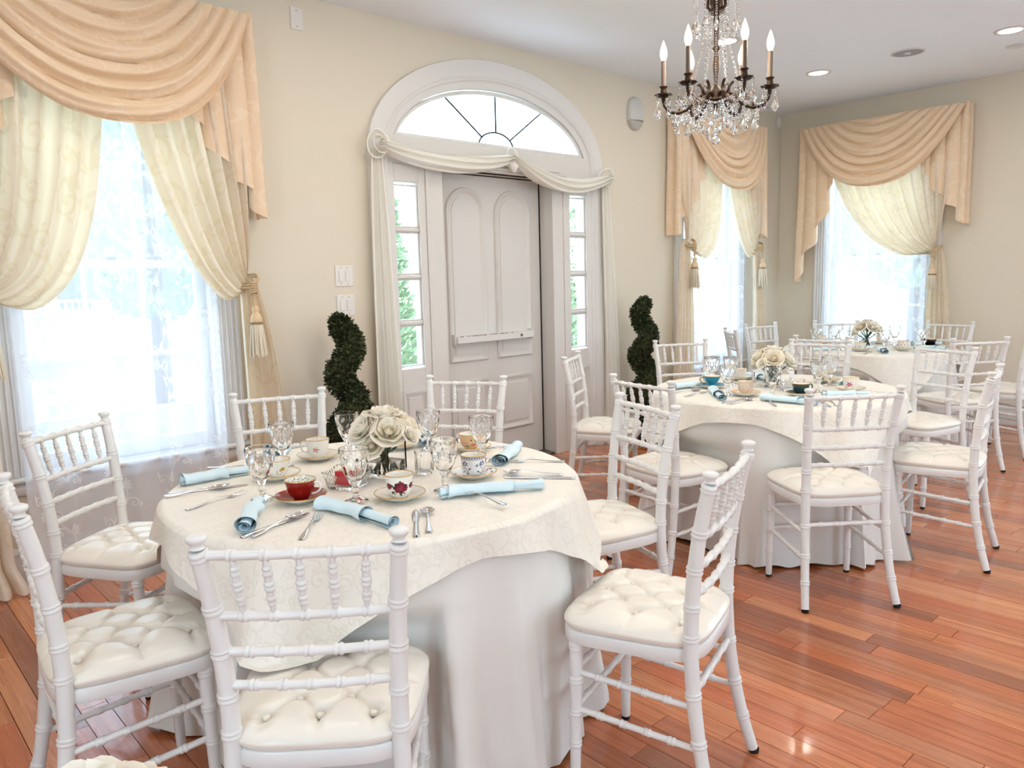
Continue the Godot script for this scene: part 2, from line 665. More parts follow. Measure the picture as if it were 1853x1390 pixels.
	M.bulb.emission = Color(1.0, 0.9, 0.76)
	M.bulb.emission_energy_multiplier = 2.6
	M.lamp = mat(Color(1, 1, 1), 0.5)
	M.lamp.emission_enabled = true
	M.lamp.emission = Color(1.0, 0.95, 0.88)
	M.lamp.emission_energy_multiplier = 3.0
	# plants
	M.box_leaf = mat(Color(0.13, 0.17, 0.075), 0.45)
	M.box_leaf.vertex_color_use_as_albedo = true
	M.box_leaf.albedo_color = Color(1, 1, 1)
	M.box_core = mat(Color(0.26, 0.27, 0.16), 0.9)
	M.bark = mat(Color(0.25, 0.17, 0.11), 0.9)
	M.pot = mat(Color(0.1, 0.095, 0.09), 0.5)
	# outside
	M.pane = mat(Color(1, 1, 1, 0.04), 0.0)
	M.pane.transparency = BaseMaterial3D.TRANSPARENCY_ALPHA
	M.ripple = mat(Color(0.96, 0.98, 1, 0.06), 0.06)
	M.ripple.transparency = BaseMaterial3D.TRANSPARENCY_ALPHA
	M.ripple.normal_enabled = true
	M.ripple.normal_texture = noise_tex(0.03, 9, Color.BLACK, Color.WHITE, true, 9.0)
	M.ripple.normal_scale = 1.0
	M.lead = mat(Color(0.13, 0.16, 0.21), 0.6)
	M.lawn = mat(Color(0.55, 0.62, 0.45), 0.95)
	M.lawn.albedo_texture = noise_tex(0.08, 5, Color(0.7, 0.72, 0.6), Color(1, 1, 1))
	M.lawn.uv1_triplanar = true
	M.lawn.uv1_world_triplanar = true
	M.road = mat(Color(0.62, 0.62, 0.63), 0.9)
	M.paving = mat(Color(0.88, 0.87, 0.86), 0.9)
	M.concrete = mat(Color(0.9, 0.9, 0.89), 0.9)
	M.siding = mat(Color(0.86, 0.86, 0.85), 0.8)
	M.roof = mat(Color(0.42, 0.43, 0.46), 0.9)
	M.hedge = mat(Color(0.3, 0.4, 0.22), 0.9)
	M.hedge.vertex_color_use_as_albedo = true
	M.hedge.albedo_color = Color(1, 1, 1)
	M.window_dark = mat(Color(0.3, 0.34, 0.4), 0.2)

# ------------------------------------------------------------------ the scene
func _ready() -> void:
	rng.seed = 77
	var cam := Camera3D.new()
	cam.name = "camera"
	add_child(cam)
	cam.position = Vector3(0, 1.36, 0)
	cam.basis = Basis(Vector3.UP, deg_to_rad(-42.373)) * Basis(Vector3.RIGHT, deg_to_rad(-7.7216)) * Basis(Vector3.BACK, deg_to_rad(-1.4716))
	cam.fov = 2.0 * rad_to_deg(atan(695.0 / 1393.0))
	cam.near = 0.05
	cam.far = 300.0
	cam.current = true
	var we := WorldEnvironment.new()
	we.name = "environment"
	var env := Environment.new()
	var sky := Sky.new()
	var sm := ProceduralSkyMaterial.new()
	sm.sky_top_color = Color(0.75, 0.88, 0.98)
	sm.sky_horizon_color = Color(0.9, 0.965, 1.0)
	sm.ground_bottom_color = Color(0.5, 0.52, 0.5)
	sm.ground_horizon_color = Color(0.85, 0.87, 0.88)
	sm.sky_energy_multiplier = 1.0
	sky.sky_material = sm
	env.background_mode = Environment.BG_SKY
	env.sky = sky
	env.background_energy_multiplier = 9.0
	env.tonemap_mode = Environment.TONE_MAPPER_LINEAR
	env.tonemap_exposure = 1.11
	env.sdfgi_enabled = true
	env.ssao_enabled = true
	env.ssil_enabled = true
	we.environment = env
	add_child(we)

	make_materials()
	build_shell()
	build_floor()
	build_doorway()
	build_windows()
	build_outside()
	build_drapery()
	build_scarf()
	build_tables()
	build_chairs()
	build_ceiling_things()
	build_chandelier()
	build_wall_things()
	build_topiaries()
	build_tableware()

# ------------------------------------------------------------------ shell of the room
const WINS := [[1.16, 0.46], [6.35, 0.46]]      # along the door wall: centre, half width of the opening
const SILL := 0.505
const HEAD := 2.45
const DC := 3.705      # centre of the doorway
const DA := 1.077      # half width to the outside of its casing
const DB := 0.66       # rise of its arch
const DS := 2.18       # where the arch springs

func rect(x0: float, y0: float, x1: float, y1: float) -> PackedVector2Array:
	return PackedVector2Array([Vector2(x0, y0), Vector2(x1, y0), Vector2(x1, y1), Vector2(x0, y1)])

func wall_mesh(x0: float, x1: float, holes: Array, arch := false) -> ArrayMesh:
	# holes: [left, right, bottom, top], left to right
	var s := Shape.new()
	var x := x0
	for h in holes:
		s.slab(rect(x, 0, h[0], H), -0.2, 0)
		if h[2] > 0.0: s.slab(rect(h[0], 0, h[1], h[2]), -0.2, 0)
		if h.size() > 4:
			var p := PackedVector2Array()
			p.append(Vector2(h[0], H))
			var n := 28
			for k in n + 1:
				var t := PI - PI * k / n
				p.append(Vector2((h[0] + h[1]) / 2.0 + cos(t) * (h[1] - h[0]) / 2.0, DS + sin(t) * h[4]))
			p.append(Vector2(h[1], H))
			s.slab(p, -0.2, 0)
		else:
			s.slab(rect(h[0], h[3], h[1], H), -0.2, 0)
		x = h[1]
	s.slab(rect(x, 0, x1, H), -0.2, 0)
	return s.mesh(20)

func build_shell() -> void:
	var o := built("wall_left", "cream painted wall with the arched doorway and two curtained windows", "structure", Vector3(0, 0, ZW))
	part(o, "plaster", wall_mesh(XL - 0.2, XW + 0.2, [[WINS[0][0] - 0.46, WINS[0][0] + 0.46, SILL - 0.02, HEAD], [DC - 1.0, DC + 1.0, 0.0, H, DB - 0.08], [WINS[1][0] - 0.46, WINS[1][0] + 0.46, SILL - 0.02, HEAD]]), M.wall)
	o = built("wall_right", "cream painted far right wall with a curtained window", "structure", Vector3(XW, 0, 0), -PI / 2)
	# along this wall local x runs with world z
	part(o, "plaster", wall_mesh(ZW - 0.2, ZB + 0.2, [[-3.15 - 0.46, -3.15 + 0.46, SILL - 0.02, HEAD], [-0.35, 1.15, SILL - 0.02, HEAD]]), M.wall)
	o = built("wall_rear", "cream painted wall behind the viewer with two windows", "structure", Vector3(0, 0, ZB), PI)
	part(o, "plaster", wall_mesh(-XW - 0.2, -XL + 0.2, [[-5.75, -4.25, SILL - 0.02, HEAD], [-1.75, -0.25, SILL - 0.02, HEAD]]), M.wall)
	o = built("wall_west", "cream painted wall with one window at the viewer's left", "structure", Vector3(XL, 0, 0), PI / 2)
	part(o, "plaster", wall_mesh(-ZB - 0.2, -ZW + 0.2, [[-0.75, 0.75, SILL - 0.02, HEAD]]), M.wall)
	o = built("ceiling", "plain white ceiling")
	part(o, "plaster", boxm(Vector3((XL + XW) / 2, H + 0.1, (ZW + ZB) / 2), Vector3(XW - XL + 0.6, 0.2, ZB - ZW + 0.6), 0.0), M.ceiling)
	# baseboards
	var prof := [Vector2(0, 0), Vector2(0.016, 0), Vector2(0.016, 0.115), Vector2(0.013, 0.13), Vector2(0.017, 0.14), Vector2(0.017, 0.15), Vector2(0.006, 0.168), Vector2(0, 0.17)]
	o = built("baseboard_left", "white moulded skirting board under the door wall", "structure", Vector3(0, 0, ZW))
	for seg in [[XL, DC - DA], [DC + DA, XW]]: part(o, "board", skirting(prof, seg[0], seg[1]), M.trim)
	o = built("baseboard_right", "white moulded skirting board under the far window wall", "structure", Vector3(XW, 0, 0), -PI / 2)
	part(o, "board", skirting(prof, ZW, ZB), M.trim)

func skirting(prof: Array, x0: float, x1: float) -> ArrayMesh:
	var s := Shape.new()
	var pts := []
	for e in [x0, x1]:
		for p in prof: pts.append(Vector3(e, p.y, p.x))
	s.lattice(pts, prof.size(), 2, null, false)
	return s.mesh(25)

func build_floor() -> void:
	var o := built("floor", "glossy reddish brown hardwood strip floor")
	part(o, "subfloor", boxm(Vector3((XL + XW) / 2, -0.062, (ZW + ZB) / 2), Vector3(XW - XL + 0.6, 0.1, ZB - ZW + 0.6), 0.0), M.gap)
	var wide := 0.083
	var all := []
	var cb := Basis(Vector3.UP, deg_to_rad(-42.373)) * Basis(Vector3.RIGHT, deg_to_rad(-7.7))
	var row := 0
	var x := XL
	while x < XW:
		var z := ZW - rng.randf_range(0.0, 0.7)
		while z < ZB:
			var len := rng.randf_range(0.34, 0.62) if rng.randf() < 0.45 else rng.randf_range(0.6, 1.25)
			var a := maxf(z, ZW)
			var b := minf(z + len, ZB)
			if b - a > 0.05:
				var c := cb.inverse() * (Vector3(x + wide / 2, 0, (a + b) / 2) - Vector3(0, 1.36, 0))
				var seen := c.z < -0.5 and absf(c.x / c.z) < 0.72 and absf(c.y / c.z) < 0.55
				# what the cloths and the curtain heaps leave in sight
				var hidden := false
				for t in [Vector2(1.26, -2.016), Vector2(3.72, -2.03), Vector2(6.2, -2.6)]:
					if Vector2(x, (a + b) / 2).distance_to(t) < 0.6: hidden = true
				all.append([(b - a) / (c.z * c.z) if seen and not hidden else 0.0, x, a, b, rng.randi() % M.planks.size(), rng.randf() * 3.0, rng.randf() * 3.0])
			z += len
		x += wide
		row += 1
	all.sort_custom(func(p, q): return p[0] > q[0])
	var rest := []
	for k in M.planks.size(): rest.append(Shape.new())
	for k in all.size():
		var p: Array = all[k]
		var s: Shape = Shape.new() if k < 300 else rest[p[4]]
		strip(s, p[1] + 0.001, p[1] + wide - 0.001, p[2] + 0.0008, p[3] - 0.0008, Vector2(p[5], p[6]))
		if k < 300: part(o, "plank", s.mesh(0), M.planks[p[4]])
	var joined := ArrayMesh.new()
	for k in rest.size():
		if rest[k].v.size() == 0: continue
		joined.add_surface_from_arrays(Mesh.PRIMITIVE_TRIANGLES, rest[k].mesh(0).surface_get_arrays(0))
		joined.surface_set_material(joined.get_surface_count() - 1, M.planks[k])
	var m := part(o, "far_planks", joined, null)
	m.set_meta("kind", "stuff")

func strip(s: Shape, x0: float, x1: float, z0: float, z1: float, off: Vector2) -> void:
	var b := 0.0004
	var y := -0.0006
	var U := func(x: float, z: float) -> Vector2: return off + Vector2(x, z)
	s.quad(Vector3(x0 + b, 0, z0 + b), Vector3(x1 - b, 0, z0 + b), Vector3(x1 - b, 0, z1 - b), Vector3(x0 + b, 0, z1 - b), U.call(x0, z0), U.call(x1, z0), U.call(x1, z1), U.call(x0, z1))
	var top := [Vector3(x0 + b, 0, z0 + b), Vector3(x1 - b, 0, z0 + b), Vector3(x1 - b, 0, z1 - b), Vector3(x0 + b, 0, z1 - b)]
	var mid := [Vector3(x0, y, z0), Vector3(x1, y, z0), Vector3(x1, y, z1), Vector3(x0, y, z1)]
	for k in 4:
		var l := (k + 1) % 4
		s.quad(top[k], mid[k], mid[l], top[l], off, off, off, off)
		s.quad(mid[k], mid[k] + Vector3(0, -0.012, 0), mid[l] + Vector3(0, -0.012, 0), mid[l], off, off, off, off)

# ------------------------------------------------------------------ doorway
func arch_point(a: float, b: float, t: float) -> Vector2:
	# t from 0 (foot of the left leg) over the arch to 1 (foot of the right leg)
	if t < 0.25: return Vector2(-a, DS * t / 0.25)
	if t > 0.75: return Vector2(a, DS * (1.0 - t) / 0.25)
	var k := PI - PI * (t - 0.25) / 0.5
	return Vector2(a * cos(k), DS + b * sin(k))

func build_doorway() -> void:
	var o := built("trim_1", "white arched door casing with stepped mouldings", "structure", Vector3(DC, 0, ZW))
	var prof := [Vector2(0, 0), Vector2(0, 0.026), Vector2(0.004, 0.03), Vector2(0.098, 0.03), Vector2(0.104, 0.024), Vector2(0.11, 0.032), Vector2(0.122, 0.034), Vector2(0.13, 0.026), Vector2(0.134, 0.014), Vector2(0.175, 0.014), Vector2(0.18, 0.006), Vector2(0.18, -0.03)]
	var s := Shape.new()
	var n := 72
	var pts := []
	for k in n + 1:
		for p in prof:
			var q := arch_point(DA - p.x, DB - p.x * 1.05, float(k) / n)
			pts.append(Vector3(q.x, q.y, p.y))
	s.lattice(pts, prof.size(), n + 1, null, true)
	part(o, "casing", s.mesh(25), M.trim)

	o = built("door_1", "white panelled front door with sidelights and an arched leaded fanlight", "structure", Vector3(DC, 0, ZW))
	var gl := -0.894      # left edge of the left sidelight glass
	var gr := -0.708
	# frame members
	var bars := Shape.new()
	for sg in [-1.0, 1.0]:
		var X := func(a: float, b: float) -> Array: return [minf(sg * a, sg * b), maxf(sg * a, sg * b)]
		for r in [[0.965, 0.894, 0.0, 2.1, 0.012], [0.708, 0.655, 0.0, 2.1, 0.012], [0.655, 0.628, 0.0, 2.1, 0.022], [0.628, 0.515, 0.0, 2.1, 0.014], [0.894, 0.708, 1.99, 2.1, 0.012], [0.894, 0.708, 0.0, 0.8, 0.012]]:
			var xx: Array = X.call(r[0], r[1])
			bars.box(Vector3((xx[0] + xx[1]) / 2, (r[2] + r[3]) / 2, (r[4] - 0.08) / 2), Vector3(xx[1] - xx[0], r[3] - r[2], r[4] + 0.08), 0.003)
	bars.box(Vector3(0, 2.1875, -0.03), Vector3(1.93, 0.175, 0.09), 0.004)
	bars.box(Vector3(0, 2.125, 0.02), Vector3(1.3, 0.022, 0.03), 0.006)
	bars.box(Vector3(0, 2.15, 0.018), Vector3(1.2, 0.02, 0.02), 0.006)
	# reveals of the door opening
	for sg in [-1.0, 1.0]:
		bars.box(Vector3(sg * 0.545, 1.05, -0.12), Vector3(0.035, 2.1, 0.2), 0.003)
	bars.box(Vector3(0, 2.113, -0.12), Vector3(1.1, 0.026, 0.2), 0.002)
	part(o, "frame", bars.mesh(10), M.door)
	# sidelights
	for sg in [-1.0, 1.0]:
		var cx: float = sg * 0.801
		var hgt := (1.99 - 0.8) / 4.0
		for k in 3:
			var mb := Shape.new()
			mb.box(Vector3(cx, 0.8 + hgt * (k + 1), -0.016), Vector3(0.186, 0.026, 0.045), 0.006)
			part(o, "muntin", mb.mesh(10), M.door)
		for k in 4:
			var py := 0.8 + hgt * (k + 0.5)
			part(o, "pane", boxm(Vector3(cx, py, -0.03), Vector3(0.186, hgt - 0.02, 0.004), 0.0), M.pane)
			var stop := Shape.new()
			for e in [[-0.087, 0, 0.012, hgt - 0.026], [0.087, 0, 0.012, hgt - 0.026], [0, hgt / 2 - 0.019, 0.162, 0.012], [0, -hgt / 2 + 0.019, 0.162, 0.012]]:
				stop.box(Vector3(cx + e[0], py + e[1], -0.014), Vector3(e[2], e[3], 0.022), 0.005)
			part(o, "glazing_stop", stop.mesh(10), M.trim)
		# moulded panel under the glass
		var pm := Shape.new()
		panel_moulding(pm, cx - 0.1, cx + 0.1, 0.14, 0.655, 0.0, 0.012)
		pm.box(Vector3(cx, 0.4, 0.014), Vector3(0.12, 0.43, 0.012), 0.008)
		part(o, "lower_panel", pm.mesh(25), M.door)
	# fanlight: textured glass, lead bars
	var fan := Shape.new()
	var poly := PackedVector2Array()
	for k in 41:
		var t := PI * k / 40.0
		poly.append(Vector2(0.887 * cos(t), maxf(2.28, 2.194 + 0.445 * sin(t))))
	fan.slab(poly, -0.034, -0.03)
	part(o, "fanlight_pane", fan.mesh(10), M.ripple, "rippled obscure glass of the fanlight")
	var ring := Shape.new()
	var rp := []
	for k in 49:
		var t := 0.12 + (PI - 0.24) * k / 48.0
		rp.append(Vector3(0.876 * cos(t), 2.194 + 0.437 * sin(t), -0.012))
	ring.tube(rp, 0.014, 8)
	ring.tube([Vector3(-0.86, 2.284, -0.012), Vector3(0.86, 2.284, -0.012)], 0.014, 8)
	part(o, "fanlight_bead", ring.mesh(40), M.trim)
	for e in [-0.5, 0.0, 0.5]:
		var lead := Shape.new()
		var d := Vector2(sin(e * 1.9), cos(e * 1.9))
		var a := Vector2(0, 2.28) + Vector2(d.x * 0.16, d.y * 0.10)
		var far := 0.0
		for k in 60:
			var q := a + d * k * 0.016
			if pow(q.x / 0.872, 2) + pow((q.y - 2.194) / 0.432, 2) < 1.0: far = k * 0.016
		var b := a + d * far
		lead.tube([Vector3(a.x, a.y, -0.022), Vector3(b.x, b.y, -0.022)], 0.006, 6)
		part(o, "lead_bar", lead.mesh(40), M.lead)
	var hub := Shape.new()
	rp = []
	for k in 21:
		var t := PI * k / 20.0
		rp.append(Vector3(0.16 * cos(t), 2.28 + 0.10 * sin(t), -0.022))
	hub.tube(rp, 0.006, 6)
	part(o, "lead_bar", hub.mesh(40), M.lead)
	# the leaf, set back in its opening
	var leaf := Shape.new()
	leaf.box(Vector3(0.001, 1.048, -0.16), Vector3(1.03, 2.092, 0.05), 0.003)
	var lf := part(o, "door_leaf", leaf.mesh(10), M.door)
	var back := Shape.new()
	back.box(Vector3(0, 1.05, -0.195), Vector3(1.06, 2.1, 0.01))
	part(o, "weather_strip", back.mesh(0), M.dark)
	back = Shape.new()
	back.box(Vector3(0.5225, 1.05, -0.139), Vector3(0.011, 2.09, 0.012), 0.002)
	back.box(Vector3(0.0, 2.097, -0.139), Vector3(1.05, 0.007, 0.012), 0.002)
	part(o, "rubber_seal", back.mesh(10), M.dark, "black rubber seal round the door leaf")
	for sg in [-1.0, 1.0]:
		var c: float = 0.008 + sg * 0.223
		var pm := Shape.new()
		arch_moulding(pm, c, 0.176, 0.785, 1.83, -0.135)
		part(lf, "arched_panel", pm.mesh(30), M.door)
		pm = Shape.new()
		panel_moulding(pm, c - 0.176, c + 0.176, 0.24, 0.65, 0.0, -0.135)
		pm.box(Vector3(c, 0.445, -0.133), Vector3(0.25, 0.3, 0.012), 0.008)
		part(lf, "square_panel", pm.mesh(25), M.door)
	var barm := Shape.new()
	barm.box(Vector3(0.0, 0.948, -0.095), Vector3(0.74, 0.05, 0.075), 0.004)
	var lb := part(lf, "lock_bar", barm.mesh(10), M.trim, "white painted steel bar with chipped upper edge")
	barm = Shape.new()
	for e in [-0.375, 0.372]: barm.box(Vector3(e, 0.95, -0.11), Vector3(0.012, 0.075, 0.06), 0.002)
	part(lb, "bracket", barm.mesh(10), M.trim)
	barm = Shape.new()
	for k in 11:
		var wx := rng.randf_range(0.012, 0.05)
		barm.box(Vector3(-0.33 + k * 0.052 + rng.randf_range(-0.01, 0.01), 0.9725, -0.0575), Vector3(wx, 0.0022 + rng.randf() * 0.003, 0.0015))
	part(lb, "chipped_paint", barm.mesh(0), M.chip)
	barm = Shape.new()
	barm.tube([Vector3(0.235, 0.948, -0.06), Vector3(0.235, 0.948, -0.053)], 0.011, 12)
	barm.tube([Vector3(0.235, 0.948, -0.054), Vector3(0.235, 0.948, -0.052)], 0.005, 8)
	part(lb, "lock_cylinder", barm.mesh(40), M.screw)
	# threshold
	part(o, "threshold", boxm(Vector3(0, 0.008, -0.1), Vector3(1.06, 0.016, 0.18), 0.004), M.screw)

func panel_moulding(s: Shape, x0: float, x1: float, y0: float, y1: float, _r: float, z: float) -> void:
	# a mitred bolection moulding round a rectangle
	var prof := [Vector2(0, 0), Vector2(0.002, 0.014), Vector2(0.010, 0.02), Vector2(0.018, 0.016), Vector2(0.026, 0.006), Vector2(0.034, 0.004), Vector2(0.036, 0.0)]
	var pts := []
	for k in 5:
		var c := k % 4
		for p in prof:
			var x: float = x0 + p.x if c == 0 or c == 3 else x1 - p.x
			var y: float = y0 + p.x if c < 2 else y1 - p.x
			pts.append(Vector3(x, y, z + p.y))
	s.lattice(pts, prof.size(), 5, null, false)

func arch_moulding(s: Shape, c: float, hw: float, y0: float, ys: float, z: float) -> void:
	var prof := [Vector2(0, 0), Vector2(0.002, 0.013), Vector2(0.010, 0.019), Vector2(0.019, 0.015), Vector2(0.027, 0.006), Vector2(0.036, 0.004), Vector2(0.04, 0.0)]
	var pts := []
	var rows := 0
	for k in 27:
		for p in prof:
			var r: float = hw - p.x
			var q := Vector2.ZERO
			if k == 0 or k == 26: q = Vector2(-r, y0 + p.x)
			elif k == 25: q = Vector2(r, y0 + p.x)
			else:
				var t := PI - PI * (k - 1) / 23.0
				q = Vector2(r * cos(t), ys + r * sin(t))
			pts.append(Vector3(c + q.x, q.y, z + p.y))
		rows += 1
	s.lattice(pts, prof.size(), rows, null, true)
	var poly := PackedVector2Array([Vector2(c - hw + 0.055, y0 + 0.055), Vector2(c + hw - 0.055, y0 + 0.055)])
	for k in 17:
		var t := PI * k / 16.0
		poly.append(Vector2(c + (hw - 0.055) * cos(t), ys + (hw - 0.055) * sin(t)))
	s.slab(poly, z - 0.01, z + 0.005)

# ------------------------------------------------------------------ windows
func build_windows() -> void:
	window(1, Vector3(WINS[0][0], 0, ZW), 0.0, 0.46, "tall white sash window behind net curtain left of the door", true)
	window(2, Vector3(WINS[1][0], 0, ZW), 0.0, 0.46, "tall white sash window behind net curtain right of the door", true)
	window(3, Vector3(XW, 0, -3.15), -PI / 2, 0.46, "tall white sash window in the far right wall", true)
	window(4, Vector3(5.0, 0, ZB), PI, 0.75, "tall white sash window in the wall behind the viewer, right one", false)
	window(5, Vector3(1.0, 0, ZB), PI, 0.75, "tall white sash window in the wall behind the viewer, left one", false)
	window(7, Vector3(XW, 0, 0.4), -PI / 2, 0.75, "tall white sash window in the right wall beyond the photo's edge", false)
	window(6, Vector3(XL, 0, 0.0), PI / 2, 0.75, "tall white sash window in the wall at the viewer's left", false)

func window(k: int, at: Vector3, turn: float, hw: float, label: String, _full: bool) -> void:
	var o := built("window_%d" % k, label, "structure", at, turn)
	var s := Shape.new()
	# fluted casing
	for sg in [-1.0, 1.0]:
		s.box(Vector3(sg * (hw + 0.065), (SILL + HEAD + 0.1) / 2, 0.009), Vector3(0.13, HEAD - SILL + 0.1, 0.018), 0.003)
		for f in [0.012, 0.034, 0.062, 0.09, 0.118]:
			s.box(Vector3(sg * (hw + f), (SILL + HEAD + 0.1) / 2, 0.019), Vector3(0.012 if f != 0.118 else 0.02, HEAD - SILL + 0.09, 0.012 + (0.012 if f == 0.118 else 0.0)), 0.004)
	s.box(Vector3(0, HEAD + 0.06, 0.012), Vector3(2 * hw + 0.28, 0.12, 0.024), 0.004)
	part(o, "casing", s.mesh(10), M.trim)
	s = Shape.new()
	s.box(Vector3(0, SILL - 0.008, -0.05), Vector3(2 * hw, 0.024, 0.12), 0.0)
	s.box(Vector3(0, SILL - 0.008, 0.025), Vector3(2 * hw + 0.32, 0.024, 0.07), 0.008)
	part(o, "window_sill", s.mesh(10), M.trim)
	s = Shape.new()
	var pts := []
	for e in [-hw - 0.13, hw + 0.13]:
		for t in 9:
			var a := PI * t / 8.0
			pts.append(Vector3(e, SILL - 0.055 - 0.036 * cos(a), 0.004 + 0.028 * sin(a)))
	s.lattice(pts, 9, 2)
	part(o, "apron", s.mesh(40), M.trim)
	# reveals
	s = Shape.new()
	for sg in [-1.0, 1.0]: s.box(Vector3(sg * (hw + 0.004), (SILL + HEAD) / 2, -0.1), Vector3(0.03, HEAD - SILL, 0.21), 0.002)
	s.box(Vector3(0, HEAD - 0.005, -0.1), Vector3(2 * hw, 0.03, 0.21), 0.002)
	s.box(Vector3(0, SILL - 0.01, -0.15), Vector3(2 * hw, 0.03, 0.14), 0.002)
	part(o, "jamb", s.mesh(10), M.trim)
	var mid := 1.49
	for sash in 2:
		var y0 := SILL + 0.01 if sash == 0 else mid - 0.02
		var y1 := mid + 0.02 if sash == 0 else HEAD - 0.02
		var z := -0.085 if sash == 0 else -0.125
		var w := hw - 0.012
		s = Shape.new()
		for sg in [-1.0, 1.0]: s.box(Vector3(sg * (w - 0.024), (y0 + y1) / 2, z), Vector3(0.048, y1 - y0, 0.036), 0.003)
		s.box(Vector3(0, y0 + (0.035 if sash == 0 else 0.02), z), Vector3(2 * w - 0.096, 0.07 if sash == 0 else 0.04, 0.036), 0.003)
		s.box(Vector3(0, y1 - 0.02, z), Vector3(2 * w - 0.096, 0.04, 0.036), 0.003)
		var sh := part(o, "sash", s.mesh(10), M.trim)
		var gx0 := -w + 0.048
		var gw := (2 * w - 0.096) / 3.0
		var gy0 := y0 + (0.07 if sash == 0 else 0.04)
		var gh := (y1 - 0.04 - gy0) / 2.0
		s = Shape.new()
		for c in [1, 2]: s.box(Vector3(gx0 + gw * c, gy0 + gh, z), Vector3(0.02, gh * 2, 0.026), 0.004)
		for c in 3: s.box(Vector3(gx0 + gw * (c + 0.5), gy0 + gh, z), Vector3(gw - 0.02, 0.02, 0.026), 0.004)
		part(sh, "muntins", s.mesh(10), M.trim)
		for c in 3:
			for r in 2:
				part(sh, "pane", boxm(Vector3(gx0 + gw * (c + 0.5), gy0 + gh * (r + 0.5), z - 0.004), Vector3(gw, gh, 0.004), 0.0), M.pane)
		if sash == 0:
			for e in [-0.22, 0.0, 0.22]:
				part(sh, "sash_lock", boxm(Vector3(e, y1 + 0.006, z + 0.01), Vector3(0.05, 0.018, 0.03), 0.005), M.screw)

# ------------------------------------------------------------------ drapery
func swag_mesh(xl: float, xr: float, ytop: float, drop: float, folds: float, zb: float, lean := 0.0) -> ArrayMesh:
	var s := Shape.new()
	var nu := 46
	var nv := 110
	var pts := []
	var uvs := []
	var w := xr - xl
	for j in nv:
		var v := float(j) / (nv - 1)
		var gather := 0.36 * w * pow(1.0 - v, 1.15)
		var sag := drop * (0.015 + 0.985 * pow(v, 1.08))
		var ph := v * folds + 0.12 * sin(v * 9.0)
		for i in nu:
			var u := float(i) / (nu - 1)
			var e := 2.0 * u - 1.0
			var c := 1.0 - pow(absf(e), 2.0 + 0.5 * v)
			var skew := lean * c * v
			var fr := ph + 0.10 * sin(u * 5.0 + v * 4.0) * c
			fr -= floor(fr)
			# a rounded roll over a tight crease below it
			var roll := pow(sin(PI * pow(fr, 0.72)), 0.75) + 0.10 * sin(fr * 9.0 + u * 7.0 + v * 17.0) * c
			var amp := (0.012 + 0.040 * sqrt(maxf(c, 0.0))) * (0.55 + 0.45 * minf(1.0, v * 4.0 + 0.2))
			var x := lerpf(xl + gather, xr - gather, u) + skew * w
			var y := ytop - sag * c - 0.012 * roll * c - 0.02 * (1.0 - c) * v
			var z := zb + 0.055 * c * (0.25 + v) + amp * roll
			pts.append(Vector3(x, y, z))
			uvs.append(Vector2(u * w * 1.1, v * drop * 1.9))
	s.lattice(pts, nu, nv, uvs, true)
	return s.mesh(0)

func jabot_mesh(xin: float, xout: float, ytop: float, yin: float, yout: float, pleats: float, zb: float) -> ArrayMesh:
	var s := Shape.new()
	var ns := 120
	var nv := 34
	var pts := []
	var uvs := []
	var dx := xout - xin
	for j in nv:
		var v := float(j) / (nv - 1)
		for i in ns:
			var f := float(i) / (ns - 1)
			var q := minf(f / 0.88, 1.0)
			var back := clampf((f - 0.88) / 0.12, 0.0, 1.0)
			var ph := TAU * pleats * q
			var open := 0.55 + 0.45 * v
			var x := xin + dx * (q * (1.0 + 0.05 * v) + 0.115 * sin(ph) * open) + 0.008 * sin(v * 5.0 + q * 7.0) * v
			var z := zb + 0.030 * cos(ph) * open * (1.0 if back == 0.0 else 1.0 - back)
			z = lerpf(z, 0.012, back)
			x += signf(dx) * 0.011 * sin(back * TAU * 1.5)
			var bottom := lerpf(yin, yout, pow(q, 0.9)) + 0.015 * sin(q * 11.0)
			var y := lerpf(ytop, bottom, v)
			pts.append(Vector3(x, y, z))
			uvs.append(Vector2(f * absf(dx) * 2.4, y))
	s.lattice(pts, ns, nv, uvs, xout > xin)
	return s.mesh(0)

func drape_upper(xo: float, xi: float, ytop: float, tie: Vector2, belly: Vector2, zb: float, pleats := 7.0) -> ArrayMesh:
	# from the heading down to the tie; s runs from the outer edge to the inner edge
	var s := Shape.new()
	var ns := 92
	var nt := 52
	var pts := []
	var uvs := []
	for j in nt:
		var t := float(j) / (nt - 1)
		for i in ns:
			var f := float(i) / (ns - 1)
			var x0 := lerpf(xo, xi, f)
			var p0 := Vector3(x0, ytop, zb)
			var p3 := Vector3(tie.x + signf(xi - xo) * 0.012 * f, tie.y + 0.035 - 0.07 * f, zb + 0.03)
			var p1 := Vector3(lerpf(xo, x0, 0.96), lerpf(ytop, tie.y, 0.5), zb + 0.01)
			var p2 := Vector3(lerpf(lerpf(xo, tie.x, 0.45), belly.x, pow(f, 1.2)), lerpf(tie.y + 0.32, belly.y, pow(f, 0.75)), zb + 0.06 + 0.05 * f)
			var p := bez(p0, p1, p2, p3, t)
			var ph := TAU * pleats * f + 0.7 * sin(t * 3.0)
			var amp := 0.026 * (1.0 - 0.55 * t) + 0.012 * sin(PI * t)
			p.z += amp * sin(ph) + 0.006 * sin(ph * 2.3 + t * 6.0)
			p.x += 0.006 * cos(ph) * (1.0 - t)
			# soft cross wrinkles where the cloth is pulled in
			p.y += 0.010 * sin(t * 26.0 + f * 9.0) * smoothstep(0.62, 0.9, t) * f
			pts.append(p)
			uvs.append(Vector2(f * absf(xi - xo) * 1.35, t * (ytop - tie.y) * 1.12))
	s.lattice(pts, ns, nt, uvs, xi < xo)
	return s.mesh(0)

